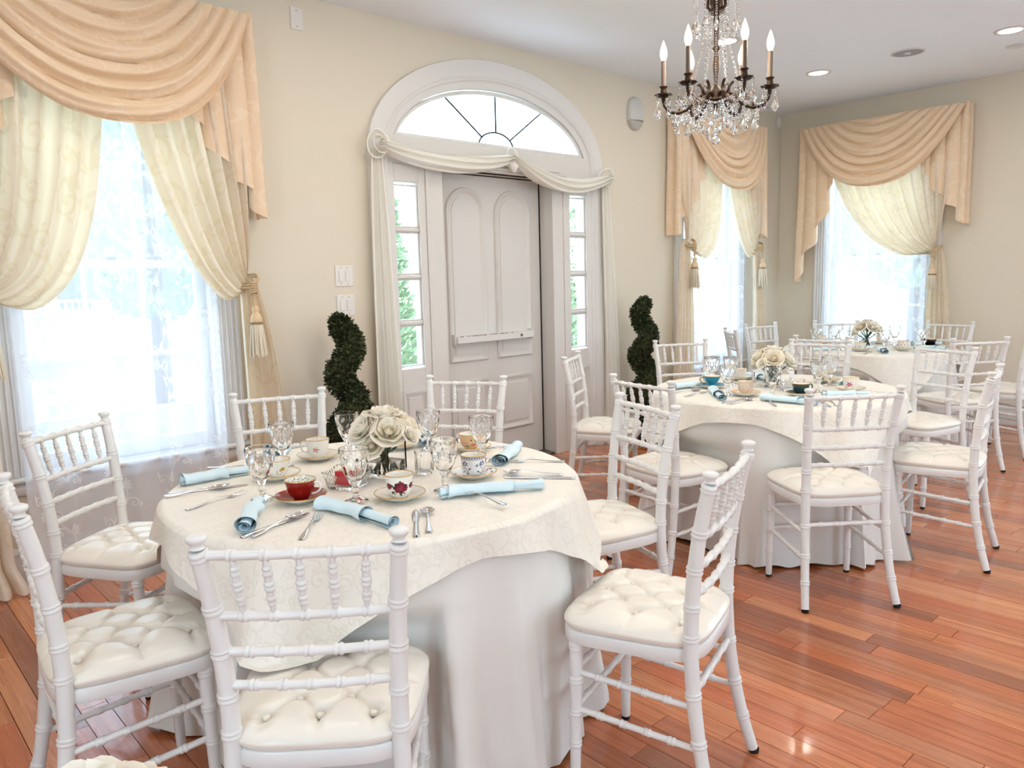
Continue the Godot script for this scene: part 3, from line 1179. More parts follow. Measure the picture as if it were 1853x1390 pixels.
func drape_lower(tie: Vector2, out: float, zb: float, wide: float) -> ArrayMesh:
	var s := Shape.new()
	var ns := 84
	var nt := 40
	var pts := []
	var uvs := []
	for j in nt:
		var t := float(j) / (nt - 1)
		var y := lerpf(tie.y + 0.02, 0.012, t)
		var w := lerpf(0.07, wide, pow(t, 0.55))
		var heap := smoothstep(0.9, 1.0, t)
		for i in ns:
			var f := float(i) / (ns - 1)
			var ph := TAU * 5.0 * f + 0.4 * sin(t * 2.0 + f * 3.0)
			var a := lerpf(0.012, 0.034, pow(t, 0.5)) + 0.02 * heap
			var x := tie.x + out * (0.05 * pow(t, 0.7)) + (f - 0.42) * w * out + 0.010 * cos(ph) * t + (f - 0.5) * 0.08 * heap * out
			var z := zb + 0.02 + a * sin(ph) + 0.03 * sin(PI * t) + 0.05 * heap * (0.6 + 0.4 * sin(f * 8.0))
			pts.append(Vector3(x, y, z))
			uvs.append(Vector2(f * 0.7, y))
	s.lattice(pts, ns, nt, uvs, out > 0)
	return s.mesh(0)

func sheer_mesh(x0: float, x1: float, ytop: float, y0: float, z: float) -> ArrayMesh:
	var s := Shape.new()
	var ns := 120
	var nt := 24
	var pts := []
	var uvs := []
	for j in nt:
		var t := float(j) / (nt - 1)
		for i in ns:
			var f := float(i) / (ns - 1)
			var ph := TAU * 6.5 * f + 0.8 * sin(f * 7.0 + t * 1.4)
			pts.append(Vector3(lerpf(x0, x1, f) + 0.012 * cos(ph * 0.5 + t), lerpf(ytop, y0, t), z + (0.008 + 0.012 * t) * sin(ph) + 0.006 * sin(ph * 1.7)))
			uvs.append(Vector2(f * (x1 - x0) * 1.25, t * (ytop - y0)))
	s.lattice(pts, ns, nt, uvs)
	return s.mesh(0)

func tassel(label: String, parent_at: Transform3D, at: Vector3, long := 0.17) -> void:
	var o := thing("tassel_tieback", label, "tieback", Vector3.ZERO, 0.0, "tasselled curtain tiebacks")
	o.transform = parent_at * Transform3D(Basis(), at)
	# loop round the gathered cloth
	for k in 2:
		var s := Shape.new()
		var p := []
		for i in 25:
			var a := TAU * i / 24.0
			p.append(Vector3(0.046 * cos(a), 0.01 + 0.03 * cos(a + 0.6) - 0.014 * k, -0.045 + 0.058 * sin(a)))
		s.tube(p, 0.0062, 6, false)
		part(o, "cord", s.mesh(40), M.cord)
	var s := Shape.new()
	for k in 5:
		var p := []
		for i in 11:
			var a := TAU * i / 10.0
			p.append(Vector3(0.016 * cos(a), -0.012 - 0.012 * k + 0.006 * sin(a), 0.014 + 0.014 * sin(a)))
		s.tube(p, 0.0065, 6, false)
	part(o, "knot", s.mesh(40), M.cord)
	s = Shape.new()
	s.tube([Vector3(-0.004, -0.06, 0.014), Vector3(0.003, -0.1, 0.018), Vector3(0, -0.13, 0.018)], 0.006, 6)
	s.tube([Vector3(0.007, -0.06, 0.012), Vector3(-0.004, -0.1, 0.014), Vector3(0, -0.13, 0.018)], 0.006, 6)
	part(o, "hanging_cord", s.mesh(40), M.cord)
	s = Shape.new()
	s.lathe([Vector2(0.0, -0.225), Vector2(0.026, -0.225), Vector2(0.031, -0.21), Vector2(0.029, -0.19), Vector2(0.021, -0.172), Vector2(0.014, -0.165), Vector2(0.018, -0.155), Vector2(0.019, -0.143), Vector2(0.014, -0.132), Vector2(0.006, -0.128), Vector2(0, -0.127)], 20, Vector3(0, 0, 0.018))
	part(o, "tassel_head", s.mesh(50), M.tassel_head)
	s = Shape.new()
	for k in 4:
		var p := []
		for i in 21:
			var a := TAU * i / 20.0
			p.append(Vector3(0.03 * cos(a), -0.222 + 0.004 * (k % 2), 0.018 + 0.03 * sin(a)))
		s.tube(p, 0.005, 6, false)
	part(o, "collar", s.mesh(40), M.cord)
	s = Shape.new()
	for k in 34:
		var a := TAU * k / 34.0
		var r := 0.029
		var spread := 0.012 + 0.006 * sin(k * 2.3)
		var l := long + 0.008 * sin(k * 4.1)
		s.tube([Vector3(r * cos(a), -0.222, 0.018 + r * sin(a)), Vector3((r + spread * 0.5) * cos(a + 0.05), -0.222 - l * 0.5, 0.018 + (r + spread * 0.5) * sin(a + 0.05)), Vector3((r + spread) * cos(a), -0.222 - l, 0.018 + (r + spread) * sin(a))], 0.0034, 5)
	var fr := part(o, "fringe", s.mesh(40), M.fringe)
	fr.set_meta("kind", "stuff")

func board(o: Node3D, xl: float, xr: float, y: float) -> void:
	part(o, "mounting_board", boxm(Vector3((xl + xr) / 2, y - 0.012, 0.066), Vector3(xr - xl - 0.03, 0.02, 0.13), 0.003), M.trim)

func build_drapery() -> void:
	var w1 := Transform3D(Basis(), Vector3(WINS[0][0], 0, ZW))
	var w2 := Transform3D(Basis(), Vector3(WINS[1][0] + 0.02, 0, ZW))
	var w3 := Transform3D(Basis(Vector3.UP, -PI / 2), Vector3(XW, 0, -3.12))
	var rows := [
		[w1, "left of the door", -0.74, 0.72, [1.75, 1.735], 2.765, 0.64],
		[w2, "right of the door", -0.72, 0.72, [1.72, 1.72], 2.765, 0.64],
		[w3, "on the far right wall", -0.74, 0.76, [1.28, 1.76], 2.765, 0.63]]
	for k in 3:
		var r: Array = rows[k]
		var o := thing("swag_valance", "peach damask swag with pleated side tails over window " + r[1], "valance", Vector3.ZERO, 0.0, "swag valances over the windows")
		o.transform = r[0]
		board(o, r[2], r[3], r[5])
		part(o, "swag", swag_mesh(r[2] + 0.01, r[3] - 0.01, r[5] + 0.004, r[6], 7.0, 0.148, [0.03, 0.05, 0.0][k]), M.swag)
		part(o, "side_tail", jabot_mesh(r[2] + 0.36, r[2], r[5], 2.2, r[4][0], 3.0, 0.128), M.swag)
		part(o, "side_tail", jabot_mesh(r[3] - 0.34, r[3], r[5], 2.2, r[4][1], 3.0, 0.128), M.swag)
		var sh := thing("net_curtain", "white embroidered net curtain hanging in window " + r[1], "curtain", Vector3.ZERO, 0.0, "net curtains")
		sh.transform = r[0]
		part(sh, "net", sheer_mesh(-0.5, 0.47, 2.6, 0.02, 0.074), M.sheer)
		part(sh, "rod", boxm(Vector3(0, 2.6, 0.074), Vector3(1.02, 0.016, 0.01), 0.003), M.trim)
	# tied-back curtains
	drape("cream damask curtain tied back at the left side of window left of the door", w1, -1.0, -0.64, -0.005, Vector2(-0.655, 1.40), Vector2(-0.13, 0.98))
	drape("cream damask curtain tied back at the right side of window left of the door", w1, 1.0, 0.64, 0.012, Vector2(0.6, 1.385), Vector2(0.36, 1.04))
	drape("cream damask curtain tied back at the left side of window right of the door", w2, -1.0, -0.75, -0.02, Vector2(-0.6, 1.64), Vector2(-0.1, 1.22))
	drape("cream damask curtain tied back at the right side of window right of the door", w2, 1.0, 0.64, 0.0, Vector2(0.56, 1.63), Vector2(0.22, 1.24))
	drape("cream damask curtain swept across the far right window to one tieback", w3, 1.0, 0.66, -0.5, Vector2(0.56, 1.53), Vector2(0.0, 1.36), 10.0)
	tassel("cream tassel tieback at left edge of the photo on the near window", w1, Vector3(-0.59, 1.40, 0.22), 0.19)
	tassel("cream tassel tieback between near window and the light switches", w1, Vector3(0.605, 1.385, 0.19))
	tassel("cream tassel tieback on the curtain beside the far spiral bush", w2, Vector3(-0.585, 1.64, 0.19))
	tassel("cream tassel tieback on the curtain nearest the room corner", w2, Vector3(0.56, 1.63, 0.19))
	tassel("cream tassel tieback on the far right wall's single curtain", w3, Vector3(0.56, 1.53, 0.19), 0.12)

func drape(label: String, at: Transform3D, out: float, xo: float, xi: float, tie: Vector2, belly: Vector2, pleats := 7.0) -> void:
	var o := thing("tied_curtain", label, "curtain", Vector3.ZERO, 0.0, "tied back damask curtains")
	o.transform = at
	part(o, "upper_drape", drape_upper(xo, xi, 2.72, tie, belly, 0.106, pleats), M.drape)
	part(o, "lower_drape", drape_lower(tie, out, 0.106, 0.28), M.drape)

# ------------------------------------------------------------------ rolled roses, used for flowers and fabric knots
func rose_shape(seed_: int) -> Shape:
	var r := RandomNumberGenerator.new()
	r.seed = seed_
	var s := Shape.new()
	# bud: a cone of wound cloth
	var pts := []
	for j in 7:
		for i in 37:
			var a := TAU * 2.2 * i / 36.0
			var q := j / 6.0
			var rad := (0.05 + 0.17 * i / 36.0) * (0.75 + 0.35 * sin(q * 2.4))
			pts.append(Vector3(cos(a) * rad, -0.1 + 0.62 * q - 0.10 * i / 36.0 + 0.02 * sin(a * 3.0), sin(a) * rad))
	s.lattice(pts, 37, 7)
	var layers := [[3, 0.34, 0.52, 1.15, 0.12], [5, 0.55, 0.47, 0.95, 0.3], [6, 0.78, 0.36, 0.85, 0.55], [7, 1.0, 0.18, 0.8, 0.8]]
	for L in layers.size():
		var l: Array = layers[L]
		for k in l[0]:
			var phi: float = TAU * k / l[0] + L * 0.7 + r.randf_range(-0.15, 0.15)
			var hh: float = l[2] + r.randf_range(-0.05, 0.05)
			var rr: float = l[1] * r.randf_range(0.92, 1.06)
			var wob := r.randf_range(0, 6.0)
			pts = []
			for j in 8:
				var q := j / 7.0
				for i in 9:
					var p := i / 4.0 - 1.0
					var edge := 1.0 - 0.14 * p * p - 0.05 * cos(p * 9.0 + wob)
					var qq := q * edge
					var ang: float = phi + p * l[3] * (0.55 + 0.45 * sin(qq * 2.2))
					var rho: float = 0.1 + (rr - 0.1) * pow(sin(qq * PI / 2.0), 1.1 - 0.3 * l[4]) - 0.05 * p * p * qq
					var y: float = -0.22 + (hh + 0.22) * sin(minf(qq * (1.35 + 0.75 * l[4]), 2.4)) + 0.05 * sin(p * 5.0 + wob) * qq * qq
					pts.append(Vector3(cos(ang) * rho, y, sin(ang) * rho))
			s.lattice(pts, 9, 8)
	# underside
	s.lathe([Vector2(0.02, -0.34), Vector2(0.14, -0.3), Vector2(0.3, -0.2), Vector2(0.4, -0.06)], 12)
	return s

func build_scarf() -> void:
	var o := thing("door_scarf", "ivory fabric scarf swagged over the door with three rosettes and side tails", "drapery", Vector3(0, 0, ZW))
	var knots := [Vector3(2.655, 2.195, 0.085), Vector3(3.75, 2.205, 0.075), Vector3(4.765, 2.135, 0.085)]
	for k in 3:
		var s := Shape.new()
		var sc: float = [0.082, 0.064, 0.074][k]
		var rib := []
		for j in 9:
			for i in 97:
				var t := i / 96.0
				var an := k * 1.3 + t * TAU * 3.1
				var lip := j / 8.0
				var rad := sc * (0.06 + 0.86 * pow(t, 0.8) + 0.2 * lip * (0.3 + t) + 0.05 * sin(an * 2.3 + lip))
				var hgt := sc * (0.55 - 0.62 * t * t + 0.42 * sin(lip * 2.1) * (1.0 - 0.45 * t) - 0.28)
				rib.append(knots[k] + Vector3(cos(an) * rad, sin(an) * rad * 0.95 + 0.008 * sin(an * 1.4), hgt))
		s.lattice(rib, 97, 9)
		if k == 1:
			s.tube([knots[1] + Vector3(0, -0.03, 0), knots[1] + Vector3(0.02, -0.07, 0.01), knots[1] + Vector3(0.03, -0.1, 0.0)], [0.03, 0.035, 0.012], 10)
		part(o, "rosette", s.mesh(30), M.scarf)
	for k in 2:
		var a: Vector3 = knots[k]
		var b: Vector3 = knots[k + 1]
		var s := Shape.new()
		var pts := []
		var nu := 40
		var nv := 40
		for j in nv:
			var v := float(j) / (nv - 1)
			for i in nu:
				var u := float(i) / (nu - 1)
				var c := 1.0 - pow(2.0 * u - 1.0, 2.0)
				var p := a.lerp(b, u)
				var tall := 0.03 + 0.085 * sqrt(c)
				p.y -= c * ([0.075, 0.11][k] as float) + (v - 0.4) * tall
				var roll := pow(0.5 + 0.5 * sin(TAU * (v * 2.6 + 0.45 * sin(u * 4.0 + k * 2.0))), 0.8)
				p.z += 0.012 + 0.032 * roll + 0.02 * sin(PI * v)
				if v == 0.0 or v == 1.0: p.z -= 0.02
				pts.append(p)
		s.lattice(pts, nu, nv, null, true)
		part(o, "scarf_swag", s.mesh(0), M.scarf)
	for e in [[knots[0], 2.66, 0.19, 0.005], [knots[2], 4.83, 0.17, 0.005]]:
		var s := Shape.new()
		var pts := []
		for j in 34:
			var t := j / 33.0
			for i in 60:
				var f := i / 59.0
				var w: float = lerpf(0.05, e[2], pow(t, 0.45))
				var ph := TAU * 3.2 * f + 0.7 * sin(t * 2.0 + f * 2.0)
				pts.append(Vector3(lerpf(e[0].x, e[1], minf(t * 1.6, 1.0)) + (f - 0.5) * w, lerpf(e[0].y - 0.03, e[3], t), 0.062 + (0.012 + 0.02 * t) * sin(ph) + 0.004 * sin(ph * 2.7)))
		s.lattice(pts, 60, 34, null, true)
		part(o, "scarf_tail", s.mesh(0), M.scarf)

# ------------------------------------------------------------------ tables and cloths
const TABLES := [[Vector3(1.26, 0, -2.016), 142.0, "nearest"], [Vector3(3.72, 0, -2.03), 122.0, "middle"], [Vector3(6.2, 0, -2.6), 135.0, "farthest"]]

# the seats pushed in under a table press its cloth back
func pressed(p: Vector3, table: Vector3, roof: bool) -> Vector3:
	for r in CHAIRS:
		var o: Vector3 = r[0]
		if Vector2(o.x - table.x, o.z - table.z).length() > 1.0: continue
		var b := Basis(Vector3.UP, r[1] as float)
		var q := b.inverse() * (p + table - o)
		if absf(q.x) < 0.25 and q.z > -0.235 and q.z < 0.2:
			if roof:
				if absf(q.x) < 0.225 and p.y < 0.512: p.y = 0.512
			elif p.y < 0.6:
				var k := smoothstep(0.6, 0.52, p.y) * smoothstep(0.25, 0.215, absf(q.x))
				q.z = lerpf(q.z, -0.235, k)
				p = b * q + o - table
	return p

func under_cloth(seed_: int, table: Vector3) -> ArrayMesh:
	var s := Shape.new()
	var f := FastNoiseLite.new()
	f.seed = seed_
	f.frequency = 1.0
	var n := 220
	var pts := []
	var uvs := []
	var rows := [[0.0, 0.0], [0.35, 0.0], [0.6, 0.0], [0.609, 0.004]]
	for k in 22: rows.append([0.612, 0.012 + 0.725 * k / 21.0])
	for r in rows:
		for i in n + 1:
			var a := TAU * i / n
			var t: float = r[1] / 0.737
			var ph := a * 17.0 + 2.6 * f.get_noise_2d(cos(a) * 1.5, sin(a) * 1.5)
			var depth := 0.6 + 0.7 * f.get_noise_2d(cos(a) * 2.0 + 9.0, sin(a) * 2.0)
			var fold := pow(0.5 + 0.5 * sin(ph), 1.6)
			var rad: float = r[0] + (0.004 + pow(t, 1.35) * (0.014 + 0.18 * fold * depth + 0.018 * sin(a * 31.0) * t)) * (1.0 if r[1] > 0.005 else 0.0)
			var y: float = 0.751 - r[1]
			if r[1] > 0.7: y += 0.008 * sin(ph) * smoothstep(0.7, 0.737, r[1])
			pts.append(pressed(Vector3(cos(a) * rad, y, sin(a) * rad), table, false))
			uvs.append(Vector2(a * 0.6, r[1] + r[0]))
	s.lattice(pts, n + 1, rows.size(), uvs, true)
	return s.mesh(30)

func overlay_cloth(corner: float, seed_: int, table: Vector3) -> ArrayMesh:
	var s := Shape.new()
	var f := FastNoiseLite.new()
	f.seed = seed_
	f.frequency = 1.0
	var n := 240
	var pts := []
	var uvs := []
	var half := 0.69
	var inner := [0.0, 0.15, 0.3, 0.45, 0.56, 0.598, 0.607, 0.611]
	var rows := inner.size() + 16
	for j in rows:
		for i in n + 1:
			var a := TAU * i / n
			var loc := a - deg_to_rad(corner) + PI / 4
			var c := maxf(absf(cos(loc)), absf(sin(loc)))
			var reach := minf(half / c, 0.955)
			var q: float
			if j < inner.size(): q = inner[j]
			else: q = lerpf(0.614, reach, float(j - inner.size() + 1) / 16.0)
			var over := maxf(0.0, q - 0.607)
			var bend := minf(over, 0.012)
			var ripple := sin(a * 13.0 + 2.0 * f.get_noise_2d(cos(a) * 1.4, sin(a) * 1.4)) * (0.5 + 0.5 * f.get_noise_2d(cos(a) * 3.0 + 4.0, sin(a) * 3.0))
			var peak := maxf(0.0, 1.0 - absf(fposmod(rad_to_deg(a) - corner + 45.0, 90.0) - 45.0) / 26.0)
			var rad: float = minf(q, 0.607) + bend * 1.3 + over * (0.20 + 0.12 * peak) + over * 0.24 * ripple * (1.0 - 0.5 * peak)
			var y: float = TOP - maxf(0.0, over - 0.004) * (0.97 - 0.04 * absf(ripple))
			if over == 0.0: y += 0.0008 * f.get_noise_2d(cos(a) * q * 9.0, sin(a) * q * 9.0)
			pts.append(pressed(Vector3(cos(a) * rad, y, sin(a) * rad), table, true))
			uvs.append(Vector2(cos(a), sin(a)) * q)
	s.lattice(pts, n + 1, rows, uvs, true)
	return s.mesh(30)

func build_tables() -> void:
	for k in 3:
		var T: Array = TABLES[k]
		var o := thing("round_table", "round banquet table hidden under floor-length cloth, %s to the viewer" % T[2] if k != 1 else "round banquet table hidden under floor-length cloth, middle one of three", "table", T[0], 0.0, "round banquet tables")
		var s := Shape.new()
		s.lathe([Vector2(0, 0.72), Vector2(0.592, 0.72), Vector2(0.6, 0.725), Vector2(0.6, 0.743), Vector2(0.595, 0.748), Vector2(0, 0.748)], 48)
		part(o, "table_top", s.mesh(30), M.bark)
		for i in 4:
			s = Shape.new()
			var d := Vector3(cos(PI / 4 + i * PI / 2), 0, sin(PI / 4 + i * PI / 2))
			s.tube([d * 0.45, d * 0.42 + Vector3(0, 0.72, 0)], 0.016, 10)
			part(o, "leg", s.mesh(40), M.screw)
		var where: String = ["nearest round table", "middle round table", "farthest round table"][k]
		o = thing("tablecloth", "plain ivory floor-length tablecloth on the " + where, "tablecloth", T[0], 0.0, "floor-length tablecloths")
		part(o, "cloth", under_cloth(31 + k, T[0]), M.cloth)
		o = thing("table_overlay", "square ivory damask overlay cloth on the " + where, "tablecloth", T[0], 0.0, "damask overlay cloths")
		part(o, "cloth", overlay_cloth(T[1], 51 + k, T[0]), M.overlay)

# ------------------------------------------------------------------ chairs
func bamboo(s: Shape, path: Callable, r0: float, r1: float, rings: Array, seg := 10, ring_r := 0.0035, belly := 0.0) -> void:
	# a turned rod with doubled rings; path(t) -> Vector3, rings as t in 0..1
	var length := 0.0
	var prev: Vector3 = path.call(0.0)
	for k in 20:
		var q: Vector3 = path.call((k + 1) / 20.0)
		length += q.distance_to(prev)
		prev = q
	var ts := []
	for k in 13: ts.append([k / 12.0, 0.0])
	for r in rings:
		for e in [[-0.0105, 0.0], [-0.008, 0.75], [-0.0045, 1.0], [-0.001, 0.45], [0.001, 0.45], [0.0045, 1.0], [0.008, 0.75], [0.0105, 0.0]]:
			ts.append([clampf(r + e[0] / length, 0.0, 1.0), e[1]])
	ts.sort_custom(func(a, b): return a[0] < b[0])
	var pts := []
	var rad := []
	var last := -1.0
	for t in ts:
		if t[0] - last < 1e-5: continue
		last = t[0]
		pts.append(path.call(t[0]))
		rad.append(lerpf(r0, r1, t[0]) + belly * sin(PI * t[0]) + t[1] * ring_r)
	s.tube(pts, rad, seg)

func post(sg: float, y: float) -> Vector3:
	# rear upright: splayed foot, pinched at the seat, flared and leaning back at the top
	var t := y / 0.895
	var m := 0.44 / 0.895
	var l0 := (t - m) * (t - 1.0) / (m)
	var l1 := t * (t - 1.0) / (m * (m - 1.0))
	var l2 := t * (t - m) / (1.0 - m)
	return Vector3(sg * (0.193 * l0 + 0.1665 * l1 + 0.1875 * l2), y, 0.222 * l0 + 0.146 * l1 + 0.198 * l2)

func seat_outline(grow: float) -> PackedVector2Array:
	# plan of the seat: wide rounded front (-z), narrower back, seen as x, z
	var p := PackedVector2Array()
	for k in 64:
		var a := TAU * k / 64.0
		var n := 4.5
		var r := 1.0 / pow(pow(absf(cos(a)), n) + pow(absf(sin(a)), n), 1.0 / n)
		p.append(seat_point(r * cos(a), r * sin(a), grow))
	return p

func seat_point(u: float, w: float, grow := 0.0) -> Vector2:
	var z := -0.02 + w * (0.188 + grow)
	var half := lerpf(0.212, 0.178, (w + 1.0) / 2.0) + grow
	return Vector2(u * half, z)

func cushion_shape() -> Array:
	var buttons := []
	for r in 5:
		var z := -0.142 + r * 0.062
		for c in (3 if r % 2 == 0 else 2):
			buttons.append(Vector2((c - (1.0 if r % 2 == 0 else 0.5)) * 0.108, z))
	var creases := []
	for i in buttons.size():
		for j in range(i + 1, buttons.size()):
			var d: float = buttons[i].distance_to(buttons[j])
			if d > 0.04 and d < 0.088: creases.append([buttons[i], buttons[j]])
	for b in buttons:
		if absf(b.x) > 0.1: creases.append([b, Vector2(b.x * 2.0, b.y)])
		if b.y < -0.14: creases.append([b, Vector2(b.x, -0.24)])
		if b.y > 0.1: creases.append([b, Vector2(b.x, 0.2)])
	var s := Shape.new()
	var pts := []
	var nr := 34
	var na := 104
	for j in nr:
		var rho := 1.0 if j >= nr - 6 else pow(float(j) / (nr - 7), 0.9) * 0.985
		for i in na + 1:
			var a := TAU * i / na
			var n := 4.5
			var rb := 1.0 / pow(pow(absf(cos(a)), n) + pow(absf(sin(a)), n), 1.0 / n)
			var e := pow(rho, 5.0)
			var y := 0.012 + 0.040 * sqrt(maxf(0.0, 1.0 - e)) 
			var g := 0.0
			if j >= nr - 6:
				var k := (j - nr + 6) / 5.0
				y = 0.018 * (1.0 - k)
				g = 0.006 * sin(PI * (0.35 + 0.65 * k))
			else:
				g = 0.005 * smoothstep(0.8, 1.0, rho)
			var p := seat_point(rho * rb * cos(a), rho * rb * sin(a), g)
			if j < nr - 6:
				var fade := smoothstep(1.0, 0.86, rho)
				var dip := 0.0
				for b in buttons: dip += 0.017 * exp(-p.distance_squared_to(b) / 0.00028)
				var crease := 0.0
				for c in creases:
					var q := Geometry2D.get_closest_point_to_segment(p, c[0], c[1])
					crease = maxf(crease, exp(-p.distance_squared_to(q) / 0.00004))
				y -= (dip + 0.009 * crease) * (0.25 + 0.75 * fade)
				y = maxf(y, 0.013)
			pts.append(Vector3(p.x, y, p.y))
	s.lattice(pts, na + 1, nr, null, true)
	var bs := []
	for b in buttons: bs.append(Vector3(b.x, 0.036, b.y))
	return [s.mesh(30), bs]

func make_chair() -> Node3D:
	var o := thing("ballroom_chair", "", "chair", Vector3.ZERO, 0.0, "white ballroom chairs")
	for sg in [-1.0, 1.0]:
		var s := Shape.new()
		bamboo(s, func(t: float) -> Vector3: return post(sg, 0.012 + t * 0.868), 0.0155, 0.0165, [0.115, 0.235, 0.375, 0.545, 0.635, 0.745, 0.855, 0.985], 12, 0.0032, 0.0025)
		var top := post(sg, 0.882)
		s.lathe([Vector2(0.0145, 0), Vector2(0.012, 0.004), Vector2(0.0125, 0.009), Vector2(0.018, 0.014), Vector2(0.0195, 0.019), Vector2(0.0185, 0.024), Vector2(0.012, 0.027), Vector2(0, 0.0275)], 14, top)
		var p := part(o, "rear_post", s.mesh(50), M.chair)
		s = Shape.new()
		s.lathe([Vector2(0.013, 0), Vector2(0.0145, 0.002), Vector2(0.0145, 0.013)], 10, post(sg, 0.0) * Vector3(1, 0, 1))
		part(p, "foot_pad", s.mesh(40), M.foot)
		s = Shape.new()
		bamboo(s, func(t: float) -> Vector3: return Vector3(sg * lerpf(0.182, 0.178, t), 0.012 + t * 0.41, lerpf(-0.165, -0.158, t)), 0.0135, 0.018, [0.28, 0.5, 0.72, 0.95], 12, 0.003)
		p = part(o, "front_leg", s.mesh(50), M.chair)
		s = Shape.new()
		s.lathe([Vector2(0.0115, 0), Vector2(0.013, 0.002), Vector2(0.013, 0.013)], 10, Vector3(sg * 0.182, 0, -0.165))
		part(p, "foot_pad", s.mesh(40), M.foot)
		for y in [0.31, 0.205]:
			s = Shape.new()
			var a := Vector3(sg * 0.179, y + 0.02, -0.155)
			var b := post(sg, y - 0.005) + Vector3(0, 0, -0.008)
			bamboo(s, func(t: float) -> Vector3: return a.lerp(b, t), 0.0085, 0.0085, [0.2, 0.4, 0.6, 0.8], 8, 0.0028)
			part(o, "side_stretcher", s.mesh(50), M.chair)
	for y in [0.335, 0.23]:
		var s := Shape.new()
		bamboo(s, func(t: float) -> Vector3: return Vector3(lerpf(-0.17, 0.17, t), y, -0.16), 0.0085, 0.0085, [0.2, 0.4, 0.6, 0.8], 8, 0.0028)
		part(o, "front_stretcher", s.mesh(50), M.chair)
	var rs := Shape.new()
	bamboo(rs, func(t: float) -> Vector3: return post(-1.0, 0.34).lerp(post(1.0, 0.34), t), 0.0095, 0.0095, [0.2, 0.4, 0.6, 0.8], 8, 0.0028)
	part(o, "rear_stretcher", rs.mesh(50), M.chair)
	# seat frame with its little shoulders
	var sf := Shape.new()
	var out := seat_outline(0.004)
	var lower := seat_outline(-0.006)
	var pts := []
	for lvl in [[0.416, lower], [0.419, out], [0.449, out], [0.456, seat_outline(-0.004)], [0.456, seat_outline(-0.08)]]:
		for k in 65:
			var q: Vector2 = lvl[1][k % 64]
			pts.append(Vector3(q.x, lvl[0], q.y))
	sf.lattice(pts, 65, 5, null, false)
	var centre := sf.v.size()
	for e in [[0.416, 1], [0.456, -1]]:
		var c0 := sf.v.size()
		sf.v.append(Vector3(0, e[0], -0.02)); sf.uv.append(Vector2.ZERO)
		var ring := lower if e[1] == 1 else seat_outline(-0.08)
		for k in 65:
			sf.v.append(Vector3(ring[k % 64].x, e[0], ring[k % 64].y)); sf.uv.append(Vector2.ZERO)
		for k in 64:
			if e[1] == 1: sf.tri(c0, c0 + 2 + k, c0 + 1 + k)
			else: sf.tri(c0, c0 + 1 + k, c0 + 2 + k)
	part(o, "seat_frame", sf.mesh(25), M.chair)
	var cs := cushion_shape()
	var cu := part(o, "cushion", cs[0], M.cushion, "ivory tufted leatherette seat cushion", Transform3D(Basis(), Vector3(0, 0.455, 0)))
	var bm := Shape.new()
	bm.lathe([Vector2(0.0078, -0.006), Vector2(0.0085, 0), Vector2(0.007, 0.003), Vector2(0.003, 0.0045), Vector2(0, 0.0048)], 10)
	var bmesh := bm.mesh(50)
	for b in cs[1]: part(cu, "button", bmesh, M.cushion, "", Transform3D(Basis(), b))
	# ladder of rails and the fan of spindles
	for y in [0.868, 0.738, 0.66, 0.588]:
		var s := Shape.new()
		var a := post(-1.0, y)
		var b := post(1.0, y)
		bamboo(s, func(t: float) -> Vector3: return a.lerp(b, t) + Vector3(0, 0, 0.012 * sin(PI * t)), 0.0095, 0.0095, [1.0 / 6, 2.0 / 6, 3.0 / 6, 4.0 / 6, 5.0 / 6], 9, 0.003)
		part(o, "top_rail" if y > 0.8 else "back_rail", s.mesh(50), M.chair)
	for k in 5:
		var s := Shape.new()
		var t0 := (k + 1) / 6.0
		var a := post(-1.0, 0.738).lerp(post(1.0, 0.738), t0) + Vector3(0, 0, 0.012 * sin(PI * t0))
		var b := post(-1.0, 0.868).lerp(post(1.0, 0.868), t0) + Vector3(0, 0, 0.012 * sin(PI * t0))
		bamboo(s, func(t: float) -> Vector3: return a.lerp(b, t), 0.0045, 0.0045, [0.26, 0.5, 0.74], 8, 0.0026, 0.0042)
		part(o, "spindle", s.mesh(50), M.chair)
	return o

